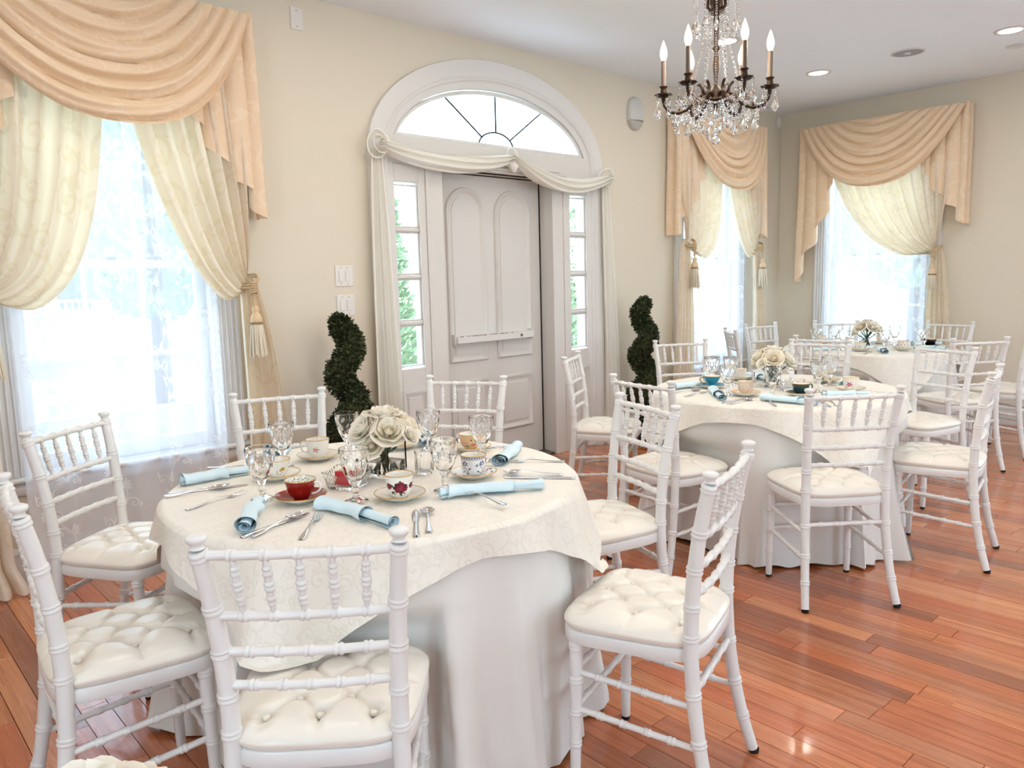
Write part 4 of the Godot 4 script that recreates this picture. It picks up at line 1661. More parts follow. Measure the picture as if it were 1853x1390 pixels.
const CHAIRS := [
	[Vector3(0.755, 0, -1.440), -0.695, "white ballroom chair seen squarely from behind at the nearest table, front centre"],
	[Vector3(1.621, 0, -1.216), 0.305, "white ballroom chair at front right of nearest table with whole tufted seat showing"],
	[Vector3(2.096, 0, -1.823), 1.241, "white ballroom chair at right side of nearest table, back to the middle table"],
	[Vector3(2.156, 0, -2.764), 2.145, "white ballroom chair at the nearest table standing before the white door"],
	[Vector3(1.419, 0, -2.968), 2.770, "white ballroom chair at nearest table between the window curtain and first spiral bush"],
	[Vector3(0.758, 0, -2.865), -2.489, "white ballroom chair at nearest table standing in front of the net-curtained window"],
	[Vector3(0.504, 0, -2.073), -1.656, "white ballroom chair cut by left edge, pushed up to the nearest table"],
	[Vector3(2.953, 0, -2.132), -1.714, "white ballroom chair at left side of middle table, right behind nearest table's chair"],
	[Vector3(3.488, 0, -3.011), -2.615, "white ballroom chair in front of the door's right sidelight, at the middle table"],
	[Vector3(3.130, 0, -1.453), -0.665, "white ballroom chair seen from behind at the front of the middle table"],
	[Vector3(3.935, 0, -1.272), 0.182, "white ballroom chair at front right of middle table, back edge-on to the viewer"],
	[Vector3(4.817, 0, -1.696), 1.225, "white ballroom chair at right of middle table with its tall back to the farthest table"],
	[Vector3(4.470, 0, -3.069), 2.541, "white ballroom chair at middle table before the far spiral bush and curtain"],
	[Vector3(4.820, 0, -2.368), 1.787, "white ballroom chair at the back of middle table, behind its roses"],
	[Vector3(5.520, 0, -2.570), -1.484, "white ballroom chair at farthest table, back to back with middle table's rear chair"],
	[Vector3(5.837, 0, -3.381), -2.363, "white ballroom chair at farthest table seen edge-on against the second window"],
	[Vector3(6.402, 0, -3.481), 2.892, "white ballroom chair at farthest table before the cream wall in the room corner"],
	[Vector3(6.921, 0, -3.146), 2.192, "white ballroom chair at farthest table before the net curtain of the right wall"],
	[Vector3(7.126, 0, -2.384), 1.449, "white ballroom chair at farthest table before the right wall's gathered curtain"],
	[Vector3(5.780, 0, -1.794), -0.663, "white ballroom chair at the front of the farthest table, seen from behind"],
	[Vector3(6.480, 0, -1.690), -0.10, "white ballroom chair at right edge of the photo, cut by the frame"]]

func build_chairs() -> void:
	var first := make_chair()
	for k in CHAIRS.size():
		var r: Array = CHAIRS[k]
		if k == 0:
			first.position = r[0]
			first.rotation.y = r[1]
			first.set_meta("label", r[2])
		else:
			copy_of(first, r[2], r[0], r[1])

# ------------------------------------------------------------------ ceiling
func build_ceiling_things() -> void:
	var shown := {Vector2i(0, 0): "round recessed downlight nearest the room corner", Vector2i(0, 1): "round recessed downlight at the photo's upper right corner", Vector2i(1, 0): "round recessed downlight seen behind the chandelier"}
	var xs := [6.3, 4.93, 3.56, 2.19, 0.82, -0.9]
	var zs := [-3.11, -1.75, -0.4, 1.3]
	for i in xs.size():
		for j in zs.size():
			var o := thing("recessed_downlight", shown.get(Vector2i(i, j), "round recessed downlight beyond the frame in the ceiling grid"), "ceiling light", Vector3(xs[i], H, zs[j] + (0.1 if i == 2 and j == 0 else 0.0)), 0.0, "recessed downlights")
			var s := Shape.new()
			s.lathe([Vector2(0.078, 0.0), Vector2(0.1, 0.0), Vector2(0.098, -0.004), Vector2(0.08, -0.007), Vector2(0.074, -0.003), Vector2(0.072, 0.0)], 32)
			part(o, "trim_ring", s.mesh(40), M.trim)
			s = Shape.new()
			s.lathe([Vector2(0.0, -0.003), Vector2(0.075, -0.003), Vector2(0.075, -0.001)], 28)
			part(o, "lamp_lens", s.mesh(30), M.lamp)
			var l := AreaLight3D.new()
			l.name = "lamp"
			l.area_size = Vector2(0.13, 0.13)
			l.area_normalize_energy = true
			l.light_energy = LAMP_ENERGY
			l.light_color = Color(1.0, 0.975, 0.93)
			l.shadow_enabled = true
			l.area_range = 14.0
			o.add_child(l)
			l.position = Vector3(0, -0.012, 0)
			l.rotation = Vector3(-PI / 2, 0, 0)
	var o := thing("ceiling_speaker", "round grey ceiling loudspeaker between two downlights", "speaker", Vector3(6.28, H, -2.41))
	var s := Shape.new()
	s.lathe([Vector2(0.118, 0.0), Vector2(0.12, -0.004), Vector2(0.108, -0.008), Vector2(0.104, -0.003)], 36)
	part(o, "rim", s.mesh(40), M.trim)
	s = Shape.new()
	s.lathe([Vector2(0.0, -0.007), Vector2(0.06, -0.007), Vector2(0.105, -0.004)], 36)
	part(o, "grille", s.mesh(40), mat(Color(0.62, 0.63, 0.64), 0.6))
	s = Shape.new()
	s.lathe([Vector2(0.0, -0.012), Vector2(0.02, -0.011), Vector2(0.023, -0.006)], 20)
	part(o, "badge", s.mesh(40), M.trim)
	o = thing("sprinkler_cover", "small round ceiling fitting below the corner downlight", "sprinkler", Vector3(6.76, H, -1.84))
	s = Shape.new()
	s.lathe([Vector2(0.0, -0.014), Vector2(0.042, -0.013), Vector2(0.046, -0.01), Vector2(0.046, -0.007)], 24)
	part(o, "cover_disc", s.mesh(40), M.trim)
	s = Shape.new()
	s.lathe([Vector2(0.05, 0.0), Vector2(0.062, 0.0), Vector2(0.058, -0.006), Vector2(0.046, -0.006), Vector2(0.044, 0.0)], 24)
	part(o, "rim", s.mesh(40), M.trim)

const LAMP_ENERGY := 0.36

# ------------------------------------------------------------------ chandelier
func bead_string(pts: Array, r: float, gap := 2.05) -> ArrayMesh:
	var c := Curve3D.new()
	for p in pts: c.add_point(p)
	var n := int(c.get_baked_length() / (r * gap))
	var ball := Shape.new()
	ball.lathe([Vector2(0, -r), Vector2(r * 0.8, -r * 0.6), Vector2(r, 0), Vector2(r * 0.8, r * 0.6), Vector2(0, r)], 6)
	var s := Shape.new()
	for k in n + 1:
		s.add(ball, Transform3D(Basis(Vector3.UP, k * 0.5), c.sample_baked(c.get_baked_length() * k / maxf(n, 1))))
	return s.mesh(0, true)

func pendant_mesh(h: float, w: float, d: float) -> ArrayMesh:
	# faceted drop hanging from its point at the origin
	var s := Shape.new()
	var rows := [[0.0, 0.0], [0.14, 0.16], [0.42, 0.68], [0.66, 1.0], [0.84, 0.72], [1.0, 0.0]]
	var pts := []
	for r in range(rows.size() - 1, -1, -1):
		for i in 9:
			var a := TAU * i / 8.0 + (PI / 8 if r % 2 else 0.0)
			pts.append(Vector3(cos(a) * w / 2 * rows[r][1], -h * rows[r][0], sin(a) * d / 2 * rows[r][1]))
	s.lattice(pts, 9, rows.size())
	return s.mesh(0, true)

func build_chandelier() -> void:
	var o := thing("chandelier", "bronze six-candle chandelier hung with crystal drops and bead strands", "chandelier", Vector3(2.712, 0, -1.752), 0.0)
	var s := Shape.new()
	s.lathe([Vector2(0, H - 0.035), Vector2(0.018, H - 0.034), Vector2(0.05, H - 0.018), Vector2(0.062, H - 0.004), Vector2(0.062, H)], 28)
	part(o, "canopy", s.mesh(40), M.bronze)
	s = Shape.new()
	for k in 9:
		var p := []
		var cy := H - 0.05 - k * 0.031
		for i in 13:
			var a := TAU * i / 12.0
			var q := Vector3(0.009 * cos(a), cy + 0.019 * sin(a), 0)
			p.append(q if k % 2 else Vector3(0, q.y, q.x))
		s.tube(p, 0.0025, 6, false)
	part(o, "chain", s.mesh(40), M.bronze)
	s = Shape.new()
	s.lathe([Vector2(0, 1.985), Vector2(0.004, 1.992), Vector2(0.009, 2.008), Vector2(0.007, 2.016), Vector2(0.012, 2.02), Vector2(0.03, 2.024), Vector2(0.037, 2.034), Vector2(0.026, 2.04), Vector2(0.025, 2.046), Vector2(0.027, 2.05), Vector2(0.024, 2.054), Vector2(0.026, 2.058), Vector2(0.023, 2.062), Vector2(0.025, 2.066), Vector2(0.021, 2.072), Vector2(0.011, 2.084), Vector2(0.007, 2.1), Vector2(0.009, 2.13), Vector2(0.015, 2.165), Vector2(0.014, 2.185), Vector2(0.008, 2.205), Vector2(0.007, 2.212), Vector2(0.016, 2.22), Vector2(0.016, 2.226), Vector2(0.008, 2.234), Vector2(0.009, 2.29), Vector2(0.012, 2.33), Vector2(0.008, 2.345), Vector2(0.03, 2.357), Vector2(0.032, 2.364), Vector2(0.014, 2.366), Vector2(0.012, 2.38), Vector2(0.02, 2.42), Vector2(0.022, 2.46), Vector2(0.012, 2.5), Vector2(0.01, 2.55), Vector2(0.018, 2.575), Vector2(0.012, 2.6), Vector2(0.005, 2.65), Vector2(0, 2.655)], 20)
	part(o, "central_stem", s.mesh(40), M.bronze)
	# crown of leaves carrying the upper strands
	var rim := Shape.new()
	var rp := []
	for i in 37: rp.append(Vector3(0.083 * cos(TAU * i / 36.0), 2.5, 0.083 * sin(TAU * i / 36.0)))
	rim.tube(rp, 0.004, 6, false)
	part(o, "crown_ring", rim.mesh(40), M.bronze)
	for k in 6:
		var a := TAU * k / 6.0
		var d := Vector3(cos(a), 0, sin(a))
		s = Shape.new()
		s.tube([d * 0.018 + Vector3(0, 2.362, 0), d * 0.034 + Vector3(0, 2.38, 0), d * 0.03 + Vector3(0, 2.42, 0), d * 0.045 + Vector3(0, 2.455, 0), d * 0.07 + Vector3(0, 2.475, 0), d * 0.086 + Vector3(0, 2.5, 0), d * 0.08 + Vector3(0, 2.525, 0)], [0.004, 0.007, 0.006, 0.0075, 0.006, 0.005, 0.003], 7)
		part(o, "crown_leaf", s.mesh(50), M.bronze)
	var drop := pendant_mesh(0.06, 0.034, 0.016)
	var small := pendant_mesh(0.048, 0.026, 0.014)
	var turn0 := deg_to_rad(57.1)
	var tips := []
	var dish := Shape.new()
	var dp := []
	for lv in [[0.004, 0.0], [0.02, 0.002], [0.032, 0.009], [0.034, 0.012], [0.031, 0.012], [0.02, 0.006], [0.004, 0.005]]:
		for i in 25:
			var a := TAU * i / 24.0
			var scallop: float = 1.0 + (0.10 * cos(a * 8.0) if lv[0] > 0.025 else 0.0)
			dp.append(Vector3(cos(a) * lv[0] * scallop, lv[1], sin(a) * lv[0] * scallop))
	dish.lattice(dp, 25, 7)
	var dish_mesh := dish.mesh(40)
	var cup := Shape.new()
	cup.lathe([Vector2(0.006, -0.02), Vector2(0.009, 0.0), Vector2(0.009, 0.006), Vector2(0.0135, 0.014), Vector2(0.012, 0.026), Vector2(0.0105, 0.034), Vector2(0.016, 0.04), Vector2(0.0165, 0.043), Vector2(0.01, 0.043)], 16)
	var cup_mesh := cup.mesh(40)
	var sleeve := Shape.new()
	sleeve.lathe([Vector2(0.0092, 0.03), Vector2(0.0092, 0.138), Vector2(0.008, 0.14), Vector2(0, 0.14)], 16)
	var sleeve_mesh := sleeve.mesh(40)
	var bulb := Shape.new()
	bulb.lathe([Vector2(0.006, 0.138), Vector2(0.0105, 0.148), Vector2(0.0145, 0.162), Vector2(0.0138, 0.176), Vector2(0.0095, 0.192), Vector2(0.005, 0.205), Vector2(0.002, 0.214), Vector2(0, 0.217)], 14)
	var bulb_mesh := bulb.mesh(60)
	for k in 6:
		var a := turn0 + TAU * k / 6.0
		var d := Vector3(cos(a), 0, sin(a))
		var side := Vector3(-sin(a), 0, cos(a))
		var up := Vector3.UP
		s = Shape.new()
		var arm := []
		var ar := []
		for i in 17: arm.append(bez(d * 0.026 + up * 2.048, d * 0.07 + up * 2.085, d * 0.085 + up * 2.0, d * 0.14 + up * 1.996, i / 16.0))
		for i in range(1, 13): arm.append(bez(d * 0.14 + up * 1.996, d * 0.185 + up * 1.994, d * 0.2 + up * 2.02, d * 0.2 + up * 2.058, i / 12.0))
		for i in arm.size(): ar.append(0.0072 - 0.003 * absf(i / 28.0 - 0.35) + 0.0012 * sin(i * 1.6))
		s.tube(arm, ar, 8)
		# leaf scroll riding on the arm
		var sc := []
		var sr := []
		for i in 22:
			var t := i / 21.0
			var rr := 0.034 * (1.0 - 0.72 * t)
			var an := -1.9 - t * 5.6
			sc.append(d * (0.078 + rr * cos(an)) + up * (2.066 + rr * sin(an) * -1.0))
			sr.append(0.006 - 0.003 * t)
		s.tube(sc, sr, 7)
		for q in 4:
			var b: Vector3 = arm[8 + q * 4]
			s.tube([b, b + up * 0.012 + side * 0.006, b + up * 0.02 - d * 0.004], [0.005, 0.004, 0.001], 6)
		part(o, "arm", s.mesh(50), M.bronze)
		var e := d * 0.2 + up * 2.058
		tips.append(e)
		var at := Transform3D(Basis(), e)
		part(o, "drip_pan", dish_mesh, M.bronze, "", at)
		part(o, "candle_cup", cup_mesh, M.bronze, "", at)
		part(o, "candle_sleeve", sleeve_mesh, M.sleeve, "brown candle sleeve", at)
		part(o, "bulb", bulb_mesh, M.bulb, "lit flame-shaped bulb", at)
		var l := OmniLight3D.new()
		l.name = "bulb_light"
		l.light_energy = 0.1
		l.light_size = 0.012
		l.light_color = Color(1.0, 0.93, 0.84)
		l.omni_range = 12.0
		l.shadow_enabled = true
		o.add_child(l, true)
		l.position = e + up * 0.17
		# drops on the pan
		for q in 4:
			var an := a + TAU * (q + 0.5) / 4.0
			var w := e + Vector3(cos(an), 0, sin(an)) * 0.032
			part(o, "bead_strand", bead_string([w + up * 0.006, w - up * 0.02], 0.0042), M.crystal, "", Transform3D())
			part(o, "crystal_drop", drop, M.crystal, "", Transform3D(Basis(Vector3.UP, an + 1.57), w - up * 0.022))
		# strands from crown to arm and from pan back to the body
		part(o, "bead_strand", bead_string([d * 0.03 + up * 2.352, d * 0.05 + up * 2.24, d * 0.083 + up * 2.105], 0.0046), M.crystal)
		var m := (d + Vector3(cos(a + TAU / 6), 0, sin(a + TAU / 6))).normalized()
		part(o, "bead_strand", bead_string([m * 0.03 + up * 2.352, m * 0.036 + up * 2.24, m * 0.05 + up * 2.085], 0.0046), M.crystal)
		part(o, "bead_strand", bead_string([d * 0.19 + up * 2.05, d * 0.15 + up * 1.985, d * 0.09 + up * 1.97, d * 0.04 + up * 2.02], 0.0046), M.crystal)
		# upper strands with drops
		for q in 2:
			var an := a + q * TAU / 12.0
			var w := Vector3(cos(an), 0, sin(an)) * 0.085
			part(o, "bead_strand", bead_string([w + up * 2.5, w * 0.98 + up * 2.4, w * 0.95 + up * (2.342 - 0.012 * q)], 0.0042), M.crystal)
			part(o, "crystal_drop", drop, M.crystal, "", Transform3D(Basis(Vector3.UP, an + 1.57), w * 0.95 + up * (2.34 - 0.012 * q)))
		# low garland drops
		for q in 2:
			var an := a + (q + 0.5) * TAU / 12.0
			var w := Vector3(cos(an), 0, sin(an)) * (0.11 if q == 0 else 0.065)
			part(o, "bead_strand", bead_string([w + up * 2.01, w + up * 1.965], 0.0042), M.crystal)
			part(o, "crystal_drop", drop if q == 0 else small, M.crystal, "", Transform3D(Basis(Vector3.UP, an + 0.8), w + up * 1.963))
	for k in 6:
		var a: Vector3 = tips[k]
		var b: Vector3 = tips[(k + 1) % 6]
		var mid := (a + b) / 2.0
		part(o, "bead_strand", bead_string([a + Vector3(0, -0.012, 0), a.lerp(mid, 0.5) + Vector3(0, -0.055, 0), mid + Vector3(0, -0.07, 0), b.lerp(mid, 0.5) + Vector3(0, -0.055, 0), b + Vector3(0, -0.012, 0)], 0.0046), M.crystal)
		part(o, "crystal_drop", drop, M.crystal, "", Transform3D(Basis(Vector3.UP, k * 1.05), mid + Vector3(0, -0.075, 0)))
	part(o, "bead_strand", bead_string([Vector3(0, 1.985, 0), Vector3(0, 1.905, 0)], 0.0046), M.crystal)
	s = Shape.new()
	var bp := []
	for j in 9:
		for i in 13: bp.append(Vector3(0.019 * sin(PI * j / 8.0) * cos(TAU * i / 12.0), 1.884 - 0.019 * cos(PI * j / 8.0), 0.019 * sin(PI * j / 8.0) * sin(TAU * i / 12.0)))
	s.lattice(bp, 13, 9)
	part(o, "crystal_ball", s.mesh(0, true), M.crystal)

# ------------------------------------------------------------------ things on the walls
func switch_plate(label: String, at: Vector3) -> void:
	var o := thing("light_switch", label, "light switch", at, 0.0, "double switch plates by the door")
	part(o, "plate", boxm(Vector3(0, 0, 0.003), Vector3(0.122, 0.126, 0.006), 0.003), M.plate)
	for sg in [-1.0, 1.0]:
		var s := Shape.new()
		s.box(Vector3(sg * 0.023, 0, 0.008), Vector3(0.033, 0.066, 0.006), 0.002, Basis(Vector3.RIGHT, 0.05 * sg))
		part(o, "rocker", s.mesh(10), M.plate)
		for e in [-1.0, 1.0]:
			s = Shape.new()
			s.tube([Vector3(sg * 0.023, e * 0.048, 0.005), Vector3(sg * 0.023, e * 0.048, 0.0068)], 0.003, 8)
			part(o, "screw", s.mesh(40), M.screw)

func build_wall_things() -> void:
	switch_plate("upper of the two white double switch plates beside the door", Vector3(2.427, 1.408, ZW))
	switch_plate("lower white double switch plate just above the first spiral bush", Vector3(2.427, 1.232, ZW))
	var o := thing("blank_wall_plate", "white blank cover plate high on the wall above the switches", "wall plate", Vector3(2.213, 2.838, ZW))
	part(o, "plate", boxm(Vector3(0, 0, 0.003), Vector3(0.074, 0.122, 0.006), 0.003), M.plate)
	for e in [-1.0, 1.0]:
		var s := Shape.new()
		s.tube([Vector3(0, e * 0.042, 0.005), Vector3(0, e * 0.042, 0.0068)], 0.0032, 8)
		part(o, "screw", s.mesh(40), M.screw)
	# emergency light: an oval shield with a clear lower lens
	o = thing("emergency_light", "grey-white oval emergency light on the wall right of the door", "wall lamp", Vector3(5.21, 2.685, ZW))
	for half in 2:
		var s := Shape.new()
		var pts := []
		for j in 15:
			var v := j / 14.0
			var y := lerpf(-0.06, 0.135, v) if half == 0 else lerpf(-0.135, -0.06, v)
			var w := 0.098 * pow(maxf(0.0, 1.0 - pow(absf(y) / 0.1355, 2.6)), 0.5)
			for i in 21:
				var a := PI - PI * i / 20.0
				var dep := (0.062 if half == 0 else 0.05) * pow(maxf(0.0, 1.0 - pow(absf(y) / 0.1355, 3.0)), 0.4)
				pts.append(Vector3(w * cos(a), y, dep * pow(sin(a), 0.7)))
		s.lattice(pts, 21, 15, null, false)
		part(o, "shield" if half == 0 else "lamp_cover", s.mesh(0), mat(Color(0.8, 0.81, 0.79), 0.4) if half == 0 else mat(Color(0.72, 0.71, 0.68), 0.15), "" if half == 0 else "smoky lens of the lamp head")
	part(o, "status_mark", boxm(Vector3(-0.07, -0.045, 0.036), Vector3(0.026, 0.026, 0.004), 0.001), mat(Color(0.85, 0.62, 0.58), 0.5), "small pink indicator patch", Transform3D())
	part(o, "back_plate", boxm(Vector3(0, 0, 0.006), Vector3(0.15, 0.2, 0.012), 0.004), M.plate)
	o = thing("wall_sensor", "small white box sensor on the wall by the ceiling corner", "sensor", Vector3(7.535, 2.872, ZW))
	part(o, "case", boxm(Vector3(0, 0, 0.012), Vector3(0.058, 0.105, 0.024), 0.005), M.plate)
	part(o, "seam", boxm(Vector3(0, -0.03, 0.0245), Vector3(0.05, 0.002, 0.001), 0.0), M.screw)

# ------------------------------------------------------------------ spiral bushes
func build_topiaries() -> void:
	topiary("dark green spiral boxwood bush between the window curtain and the door", Vector3(2.245, 0, -3.86), 5, 3.3)
	topiary("dark green spiral boxwood bush right of the door beside the second window", Vector3(5.0, 0, -3.88), 6, 1.3)

func spiral_at(t: float, turn: float) -> Vector3:
	var off := lerpf(0.058, 0.034, t)
	var a := turn - t * TAU * 2.9
	return Vector3(cos(a) * off, lerpf(0.2, 1.16, t), sin(a) * off)

func spiral_radius(t: float) -> float:
	return lerpf(0.098, 0.062, pow(t, 0.8)) * (1.0 if t < 0.93 else sqrt(maxf(0.02, 1.0 - pow((t - 0.93) / 0.075, 2.0))))

func leaf_mesh(l: float, w: float) -> ArrayMesh:
	var s := Shape.new()
	var pts := [Vector3(0, 0, 0), Vector3(0, 0, 0), Vector3(0, 0, 0), Vector3(-w, 0.001, l * 0.4), Vector3(0, -0.0015, l * 0.45), Vector3(w, 0.001, l * 0.4), Vector3(-w * 0.75, 0, l * 0.75), Vector3(0, -0.001, l * 0.8), Vector3(w * 0.75, 0, l * 0.75), Vector3(0, 0.001, l), Vector3(0, 0.001, l), Vector3(0, 0.001, l)]
	s.lattice(pts, 3, 4)
	return s.mesh(0)

func topiary(label: String, at: Vector3, seed_: int, turn: float) -> void:
	var o := thing("spiral_topiary", label, "plant", at, 0.0, "spiral topiaries flanking the door")
	var r := RandomNumberGenerator.new()
	r.seed = seed_
	var s := Shape.new()
	s.lathe([Vector2(0, 0), Vector2(0.1, 0), Vector2(0.105, 0.005), Vector2(0.13, 0.16), Vector2(0.14, 0.165), Vector2(0.14, 0.185), Vector2(0.128, 0.188), Vector2(0.124, 0.17), Vector2(0, 0.168)], 28)
	part(o, "pot", s.mesh(40), M.pot)
	s = Shape.new()
	s.tube([Vector3(0, 0.16, 0), Vector3(0.006, 0.6, 0.004), Vector3(0, 1.1, 0)], [0.013, 0.011, 0.006], 8)
	part(o, "trunk", s.mesh(40), M.bark)
	s = Shape.new()
	var path := []
	var rad := []
	for k in 41:
		path.append(spiral_at(k / 40.0, turn))
		rad.append(spiral_radius(k / 40.0) * 0.82)
	s.tube(path, rad, 12)
	part(o, "twig_core", s.mesh(40), M.box_core)
	var mm := MultiMesh.new()
	mm.transform_format = MultiMesh.TRANSFORM_3D
	mm.use_colors = true
	mm.mesh = leaf_mesh(0.024, 0.0066)
	var n := 11000
	mm.instance_count = n
	for k in n:
		var t := pow(r.randf(), 0.92)
		var c := spiral_at(t, turn)
		var d := Vector3(r.randfn(), r.randfn(), r.randfn()).normalized()
		var rr := spiral_radius(t) * r.randf_range(0.78, 1.08)
		var p := c + d * rr
		var z := (d + Vector3(r.randfn(), r.randfn() + 0.5, r.randfn()) * 0.55).normalized()
		var x := z.cross(Vector3(r.randfn(), r.randfn(), r.randfn())).normalized()
		var y := z.cross(x)
		var sc := r.randf_range(0.7, 1.25)
		mm.set_instance_transform(k, Transform3D(Basis(x, y, z).scaled(Vector3.ONE * sc), p))
		var g := r.randf()
		var col := Color(0.018, 0.028, 0.010).lerp(Color(0.062, 0.085, 0.028), g * g)
		if r.randf() < 0.12: col = Color(0.12, 0.145, 0.055)
		mm.set_instance_color(k, col)
	var mi := MultiMeshInstance3D.new()
	mi.name = "foliage"
	mi.multimesh = mm
	mi.material_override = M.box_leaf
	mi.set_meta("kind", "stuff")
	o.add_child(mi)

# ------------------------------------------------------------------ outside
func shrub(called: String, label: String, at: Vector3, h: float, w: float, seed_: int, cone: bool, group: String) -> void:
	var o := thing(called, label, "tree", at, 0.0, group)
	var r := RandomNumberGenerator.new()
	r.seed = seed_
	var s := Shape.new()
	s.tube([Vector3(0, 0, 0), Vector3(0, h * 0.8, 0)], [w * 0.1, w * 0.03], 7)
	part(o, "trunk", s.mesh(40), M.bark)
	var mm := MultiMesh.new()
	mm.transform_format = MultiMesh.TRANSFORM_3D
	mm.use_colors = true
	mm.mesh = leaf_mesh(0.1, 0.022)
	var n := 4200
	mm.instance_count = n
	for k in n:
		var t := r.randf()
		var wide := w * (pow(1.0 - t, 0.75) if cone else sqrt(maxf(0.0, 1.0 - pow(2.0 * t - 1.0, 2.0))))
		var a := r.randf() * TAU
		var rr := wide * sqrt(r.randf_range(0.35, 1.0))
		var p := Vector3(cos(a) * rr, (0.05 if cone else h * 0.25) + t * (h if cone else h * 0.75), sin(a) * rr)
		var z := (Vector3(cos(a), 0.9, sin(a)) + Vector3(r.randfn(), r.randfn(), r.randfn()) * 0.5).normalized()
		var x := z.cross(Vector3(r.randfn(), r.randfn(), r.randfn())).normalized()
		mm.set_instance_transform(k, Transform3D(Basis(x, z.cross(x), z).scaled(Vector3.ONE * r.randf_range(0.8, 1.6) * (h / 4.0)), p))
		mm.set_instance_color(k, Color(0.16, 0.24, 0.12).lerp(Color(0.30, 0.40, 0.22), r.randf()))
	var mi := MultiMeshInstance3D.new()
	mi.name = "foliage"
	mi.multimesh = mm
	mi.material_override = M.hedge
	mi.set_meta("kind", "stuff")
	o.add_child(mi)

func build_outside() -> void:
	var o := built("ground", "lawn outside the windows")
	part(o, "lawn", boxm(Vector3(5, -0.66, -15), Vector3(120, 0.3, 110), 0.0), M.lawn)
	o = built("street", "pale street outside the windows")
	part(o, "road", boxm(Vector3(5, -0.5, -15.5), Vector3(110, 0.03, 6.0), 0.0), M.road)
	o = built("yard", "pale concrete yard round the other sides of the house")
	part(o, "concrete", boxm(Vector3(3, -0.47, 15.2), Vector3(60, 0.1, 24), 0.0), M.concrete)
	part(o, "concrete", boxm(Vector3(20.2, -0.47, -3.0), Vector3(24, 0.1, 12), 0.0), M.concrete)
	part(o, "concrete", boxm(Vector3(-14.7, -0.47, 0.0), Vector3(24, 0.1, 6.4), 0.0), M.concrete)
	o = built("porch_floor", "pale paved terrace outside the door")
	part(o, "paving", boxm(Vector3(3.7, -0.3, -5.9), Vector3(14, 0.5, 3.1), 0.01), M.paving)
	for k in 4:
		var c := thing("porch_column", ["white porch column outside left of near window", "white porch column outside the door's left sidelight", "white porch column outside the door's right sidelight", "white porch column outside the second window"][k], "column", Vector3([0.2, 4.55, 7.1, 10.0][k], -0.05, -7.1), 0.0, "porch columns")
		var s := Shape.new()
		s.lathe([Vector2(0.16, 0.12), Vector2(0.125, 0.16), Vector2(0.12, 0.2), Vector2(0.105, 2.5), Vector2(0.13, 2.53), Vector2(0.13, 2.56)], 20)
		part(c, "shaft", s.mesh(40), M.trim)
		part(c, "plinth", boxm(Vector3(0, 0.06, 0), Vector3(0.34, 0.12, 0.34), 0.01), M.trim)
		part(c, "capital", boxm(Vector3(0, 2.62, 0), Vector3(0.32, 0.12, 0.32), 0.01), M.trim)
	# the house over the way, with a railed porch
	var h := thing("neighbour_house", "white clapboard house with railed porch across the street", "house", Vector3(4.6, -0.5, -25.0))
	part(h, "wall", boxm(Vector3(0, 3.2, -3), Vector3(11, 6.4, 6), 0.0), M.siding)
	var s := Shape.new()
	s.slab(PackedVector2Array([Vector2(-6, 6.3), Vector2(6, 6.3), Vector2(0, 9.6)]), -6.4, 0.4)
	part(h, "roof", s.mesh(10), M.roof)
	part(h, "porch_deck", boxm(Vector3(0, 0.35, 1.2), Vector3(9, 0.7, 2.4), 0.02), M.trim)
	s = Shape.new()
	s.slab(PackedVector2Array([Vector2(-4.7, 3.5), Vector2(4.7, 3.5), Vector2(4.5, 3.8), Vector2(-4.5, 3.8)]), -0.1, 2.6)
	part(h, "porch_roof", s.mesh(10), M.roof)
	for k in 5: part(h, "porch_post", boxm(Vector3(-4.2 + 2.1 * k, 2.1, 2.3), Vector3(0.16, 2.8, 0.16), 0.01), M.trim)
	part(h, "handrail", boxm(Vector3(-1.05, 1.6, 2.3), Vector3(6.3, 0.08, 0.1), 0.01), M.trim)
	part(h, "bottom_rail", boxm(Vector3(-1.05, 0.86, 2.3), Vector3(6.3, 0.06, 0.06), 0.01), M.trim)
	var bal := boxm(Vector3.ZERO, Vector3(0.05, 0.7, 0.05), 0.004)
	for k in 40: part(h, "baluster", bal, M.trim, "", Transform3D(Basis(), Vector3(-4.1 + k * 0.157, 1.23, 2.3)))
	for k in 4:
		var w := part(h, "window_frame", boxm(Vector3(-3.6 + 2.4 * k, 2.1, 0.03), Vector3(1.1, 1.7, 0.08), 0.01), M.trim)
		part(w, "pane", boxm(Vector3(-3.6 + 2.4 * k, 2.1, 0.08), Vector3(0.9, 1.5, 0.02), 0.0), M.window_dark)
	shrub("arborvitae", "tall green conifer seen through the door's left sidelight", Vector3(6.15, -0.5, -9.6), 4.4, 0.62, 3, true, "garden trees")
	shrub("arborvitae", "tall green conifer seen through the door's right sidelight", Vector3(10.0, -0.5, -9.8), 3.3, 0.6, 4, true, "garden trees")
	shrub("garden_tree", "leafy tree outside the right part of the near window", Vector3(4.2, -0.5, -13.0), 5.5, 1.5, 5, false, "garden trees")
	shrub("garden_tree", "leafy tree outside the left part of the near window", Vector3(1.0, -0.5, -19.5), 6.0, 2.0, 6, false, "garden trees")
	shrub("garden_tree", "leafy tree outside the second window", Vector3(11.5, -0.5, -10.0), 3.2, 1.9, 7, false, "garden trees")
	shrub("garden_tree", "leafy tree outside the right wall's window", Vector3(15.0, -0.5, -5.4), 6.0, 1.9, 8, false, "garden trees")

